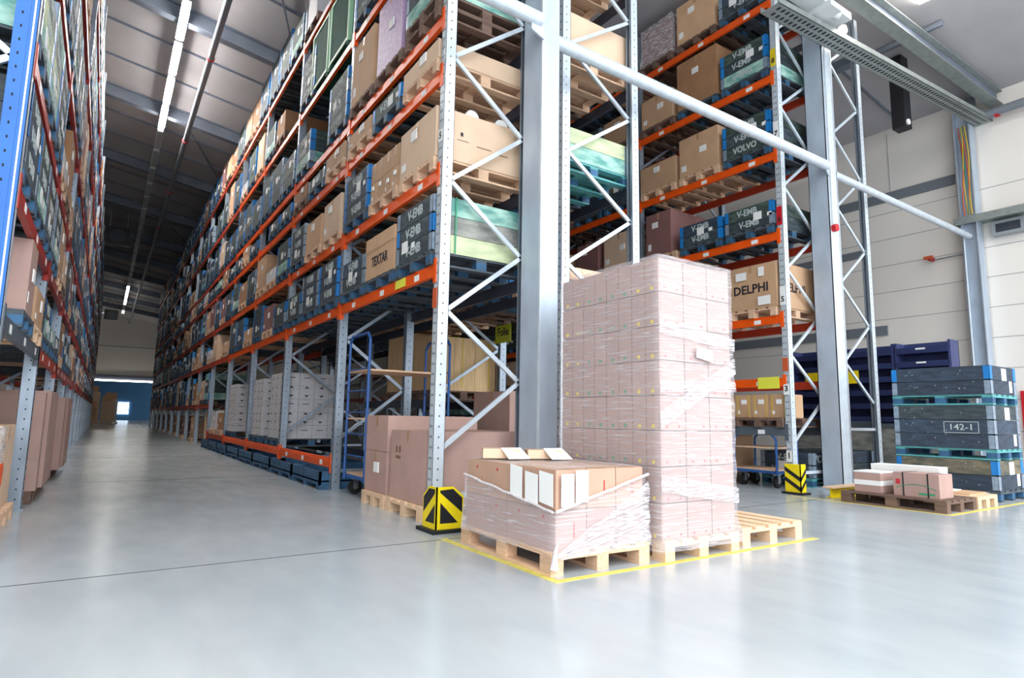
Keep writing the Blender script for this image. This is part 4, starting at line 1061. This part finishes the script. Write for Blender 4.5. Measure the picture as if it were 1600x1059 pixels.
# big green steel bins high in the central rack
for j, (y, z) in enumerate(((9.05, 6.6), (10.1, 6.6), (6.05, 6.6), (7.0, 6.6))):
    if j == 3: continue
    r_ = ob('steel_bin', None, loc=(2.62, y-.5, z), label='dark green steel bin with pale rims on the fifth tier, %s from near end' % {0: 'second', 1: 'third', 2: 'first'}[j], cat='bin', group='green steel bins in the central rack')
    ob('bin_wall', MB().box(0, .02, 0, .96, .1, 1.1, 'green_steel').box(1.1, 1.12, 0, .96, .1, 1.1, 'green_steel').box(0, 1.12, 0, .02, .1, 1.1, 'green_steel').box(0, 1.12, .94, .96, .1, 1.1, 'green_steel').box(0, 1.12, 0, .96, .1, .13, 'green_steel'), r_)
    ob('bin_rim', MB().box(-.015, 0, 0, .05, .05, 1.15, 'green_rim').box(-.015, 0, .91, .96, .05, 1.15, 'green_rim').box(-.015, 0, .05, .91, .07, .12, 'green_rim').box(-.015, 0, .05, .91, 1.1, 1.15, 'green_rim').box(0, .05, -.015, 0, .05, 1.15, 'green_rim'), r_)
    ob('bin_foot', MB().box(0, .1, 0, .1, 0, .1, 'green_steel').box(0, .1, .86, .96, 0, .1, 'green_steel').box(1.02, 1.12, 0, .1, 0, .1, 'green_steel').box(1.02, 1.12, .86, .96, 0, .1, 'green_steel'), r_)
for k in range(2): inst(pallet('dark', True), None, (3.2, 5.855, 5.23+.144*k), 0, label='dark weathered pallet of the two under the teal crate, %s one' % ('lower', 'upper')[k], cat='pallet')
inst(crate(3, True, 'teal', (), seed=5), None, (3.2, 5.855, 5.23+.288), 0, label='teal crate on two dark pallets at the top of the nearest bay', cat='crate')
ob('green_strap', MB().box(2.86, 2.875, 5.385, 5.388, 2.52+.144, 2.52+.744, 'ink_green'), label='green strap around the pale green crate behind the nearest upright', cat='strap')
ob('printed_mark', MB().box(2.9, 2.93, 5.398, 5.3995, 3.95, 3.99, 'ink').box(2.86, 3.0, 5.398, 5.3995, 3.9, 3.905, 'cardboard_seam').box(3.1, 3.28, 5.398, 5.3995, 3.88, 3.886, 'cardboard_seam').box(3.36, 3.5, 5.398, 5.3995, 3.86, 3.866, 'cardboard_seam'), label='small printed arrow and text marks on the pale box behind the nearest upright', cat='print')
for k_, (y0_, y1_, z0_, z1_) in enumerate(((5.98, 6.18, 3.30, 3.43), (5.66, 5.76, 3.32, 3.47), (5.56, 5.78, 2.85, 2.99))):
    ob('paper_label', MB().box(8.556, 8.5595, y0_, y1_, z0_, z1_, 'paper'), label='white paper on the box lettered DELPHI, %s' % ('upper left', 'upper right', 'lower right')[k_], cat='paper')
# white rolls standing in the open carton of the nearest bay
for x, lb in ((3.12, 'left'), (3.5, 'right')):
    ob('film_roll', MB().cyl((x, 5.55, 3.52+PH+.62), (x, 6.1, 3.52+PH+.62), .085, 'paper', 20), label='white roll lying on the pale box behind the nearest upright, %s one' % lb, cat='roll')

# ================================================================== navy bin shelf by the wall
r_ = ob('bin_shelf', None, loc=(12.2, 4.52, 0), label='dark blue steel shelf with angled compartments against the right wall', cat='shelf')
s_ = MB()
for y in (0, .87, .93, 2.3, 2.9): s_.box(0, .34, y, y+.04, 1.02, 2.5, 'steel_navy')
s_.box(.32, .34, 0, 2.94, 1.02, 2.5, 'steel_navy'); ob('shelf_carcass', s_, r_); ob('base_panel', MB().box(-.02, .36, 0, 2.94, 0, 1.0, 'board_grey').box(-.04, .36, 0, 2.94, .94, 1.02, 'rail_grey'), r_)
for k in range(6):
    z = 1.04+.25*k
    for j, (a, b) in enumerate(((.04, .87), (.97, 2.9))):
        ob('shelf_board', MB().box(0, .32, a, b, z, z+.02, 'steel_navy').prism([(0, a, z), (0, b, z), (-.05, b, z+.1), (-.05, a, z+.1)], (.008, 0, 0), 'steel_navy').box(-.052, -.05, (a+b)/2-.08, (a+b)/2+.08, z+.06, z+.09, 'paper'), r_)
inst(pallet('blue', True), None, (10.78, 5.95, 0), 0, label='blue pallet under the black crate between right column and pale lattice upright', cat='pallet')
inst(crate(2, True, 'black', (), seed=2), None, (10.78, 5.95, PH), 0, label='black crate on the floor between right column and pale lattice upright', cat='crate')
for (x_, y_, z_, nm) in ((2.6385, 6.1, .62, 'large pinkish box behind the nearest upright'),):
    ob('printed_mark', MB().box(x_-.0018, x_-.0004, y_-.06, y_-.02, z_, z_+.07, 'cardboard_seam').box(x_-.0018, x_-.0004, y_+.02, y_+.06, z_, z_+.07, 'cardboard_seam').box(x_-.0018, x_-.0004, y_-.06, y_+.06, z_-.06, z_-.03, 'cardboard_seam'), label='small printed handling symbols on the %s' % nm, cat='print')
# ================================================================== black crate stack on the right
def fcrate(nc, z, lab, style, sd, extra=None):
    rr = inst(pallet('teal' if sd != 1 else 'blue', True, .9, 1.26), None, (10.43, 3.88, z), math.pi/2, label='%s pallet under %s' % ('blue' if sd == 1 else 'teal and blue', lab[0]), cat='pallet')
    cn = crate(nc, True, style, (), seed=sd, cw=1.24, cl=.92, papers=False)
    c_ = inst(cn, None, (10.43, 3.88, z+PH), 0, label=lab[1], cat='crate', group='black crates of the right stack')
    ob('paper_label', MB().box(-.05, .12, -.6245, -.6222, nc*.2-.2, nc*.2-.03, 'paper'), c_); ob('paper_label', MB().box(.2, .3, -.6245, -.6222, .04, .2, 'paper'), c_)
    st = MB(); rq = random.Random(sd)
    for _ in range(10):
        y = rq.uniform(-.5, .5); zz = rq.uniform(.05, nc*.2-.05); st.box(-.4625, -.4605, y, y+.012, zz, zz+.01, 'stencil')
    if sd == 1: pass
    ob('paint_spots', st, c_)
    return c_
fcrate(2, 0, ('the bottom black crate at the right', 'bottom black crate with old brown board in the right stack'), 'old', 1)
c_ = fcrate(3, .544, ('the middle black crate at the right', 'middle black crate chalked 142-1 in the right stack'), 'floor', 2)
fcrate(2, 1.288, ('the top black crate at the right', 'top black crate of the stack at the right'), 'floor', 4)
fr = MB()
y0, y1, z0, z1 = -.45, -.03, .21, .37
for a in ((y0, y1, z0, z0+.008), (y0, y1, z1-.008, z1), (y0, y0+.008, z0, z1), (y1-.008, y1, z0, z1)): fr.box(-.4625, -.4605, a[0], a[1], a[2], a[3], 'stencil')
ob('chalk_frame', fr, c_); ob('chalk_lettering', text_mesh('142-1', .12, 'stencil', '-x', 1.1, .001, ), c_, (-.4622, -.24, .29))
# dark pallet with boxes, new pallet
inst(pallet('dark', True, .82, 1.2), None, (8.47, 3.74, 0), math.pi/2, label='dark weathered pallet carrying small boxes at the right', cat='pallet')
inst(pallet('new', True, .6, 1.15), None, (9.24, 3.72, 0), math.pi/2, label='pale wooden pallet between the dark pallet and the crate stack', cat='pallet')
ob('flat_carton', MB().box(9.0, 9.5, 3.25, 4.2, PH, PH+.02, 'cardboard').box(9.0, 9.45, 3.5, 4.1, PH+.02, PH+.03, 'paper'), label='flattened carton lying on the pale pallet at the right', cat='cardboard')
b_ = inst(carton(.36, .5, .28, 'cardboard_pink', True, 1, lab=False, tape=False), None, (8.36, 3.50, PH), 0, label='box with black straps and green arc on the dark pallet', cat='box')
ob('strap', MB().box(-.184, .184, -.14, -.125, -.001, .283, 'ink').box(-.184, .184, .13, .145, -.001, .283, 'ink'), b_)
arc = [(-.182, -.22+.44*t, .05+.1*math.sin(math.pi*(.15+.7*t))) for t in [i/10 for i in range(11)]]
ob('printed_arc', MB().tube(arc, .004, 'ink_green', 5), b_)
ob('printed_block', MB().box(-.1825, -.1802, .17, .22, .14, .2, 'ink_red').box(-.1825, -.1802, -.2, -.03, .03, .055, 'ink_green'), b_)
b_ = inst(carton(.34, .32, .25, 'cardboard_pink', True, 3, lab=False, tape=False), None, (8.33, 4.05, PH), 0, label='small box with white band on the dark pallet', cat='box')
ob('white_band', MB().box(-.173, .173, -.163, .163, .09, .15, 'paper'), b_); ob('white_lid', MB().box(-.173, .173, -.163, .163, .245, .262, 'paper'), b_)
ob('foam_block', MB().box(8.58, 8.82, 3.4, 4.2, PH, PH+.34, 'paper'), label='long white foam block behind the boxes on the dark pallet', cat='foam')

# ================================================================== left rack floor goods
for i, (y, w2, h, lb) in enumerate(((8.4, .2, 1.05, 'first'), (8.75, 1.3, 1.08, 'second'), (11.2, .25, 1.05, 'third'), (11.6, 1.3, 1.05, 'fourth'))):
    ob('flat_carton', MB().box(-1.5, -.53+.03*i, y, y+w2, .14, .14+h, 'cardboard_pink').box(-1.4, -.56, y, y+w2-.02, 0, .14, 'wood_dark'), label='tall pinkish flat carton leaning out of the left rack, %s from the near end' % lb, cat='box')
inst(pallet('wood', True), None, (-1.22, 7.0, 0), 0, label='wooden pallet on the floor at the near end of the left rack', cat='pallet')
inst(carton(1.1, .9, .72, 'cardboard_pale', True, 1, lab=False), None, (-1.22, 7.0, PH), math.pi, label='pale box on the floor pallet at the near end of the left rack', cat='box')
inst(pallet('wood', True), None, (-1.2, 5.85, 0), 0, label='nearer wooden pallet on the floor of the left rack', cat='pallet')
r_ = ob('wrapped_goods', None, loc=(-1.18, 5.85, PH), label='grey film wrapped goods with orange sticker at the left picture edge', cat='goods')
ob('goods_body', MB().box(-.52, .52, -.4, .4, 0, .68, 'white_board'), r_)
rows = [[(x, y, .0+.72*i/9) for x, y in perim(-.56, .56, -.44, .44, .08)] for i in range(10)]
film_sheet('wrapping_film', rows, 'stretch_film_heavy', r_, .01, 8); ob('orange_sticker', MB().box(.575, .58, .1, .3, .28, .45, 'orange'), r_, label='orange sticker')

# ================================================================== far end goods
for i, (x, y, w_, d_, h, mt_) in enumerate(((-.9, 58, 1.0, 1.0, 1.1, 'cardboard'), (.3, 58.3, .9, .9, 1.6, 'cardboard_pale'), (-.8, 60.5, 1.1, 1.0, 2.4, 'cardboard_pale'), (.5, 61.0, 1.0, 1.0, 1.9, 'white_board'))):
    inst(pallet('wood', False), None, (x, y, 0), 0, label='pallet at the far end of the aisle, %s one' % ORD[i], cat='pallet')
    inst(carton(w_, d_, h, mt_, False, i), None, (x, y, PH), 0, label='goods stacked at the far end of the aisle, %s one' % ORD[i], cat='box')
    inst(carton(.8, .7, .5, 'cardboard', False, i), None, (x, y, PH+h+.004), 0, label='small box on top of the %s far stack' % ORD[i], cat='box')
r_ = ob('strip_lamp', None, loc=(-1.2, 71.78, 3.96), label='long bright strip lamp over the far opening', cat='lamp')
ob('lamp_tube', MB().box(0, 5.4, 0, .1, 0, .12, 'lamp_far'), r_)
print('objects', len(bpy.data.objects))
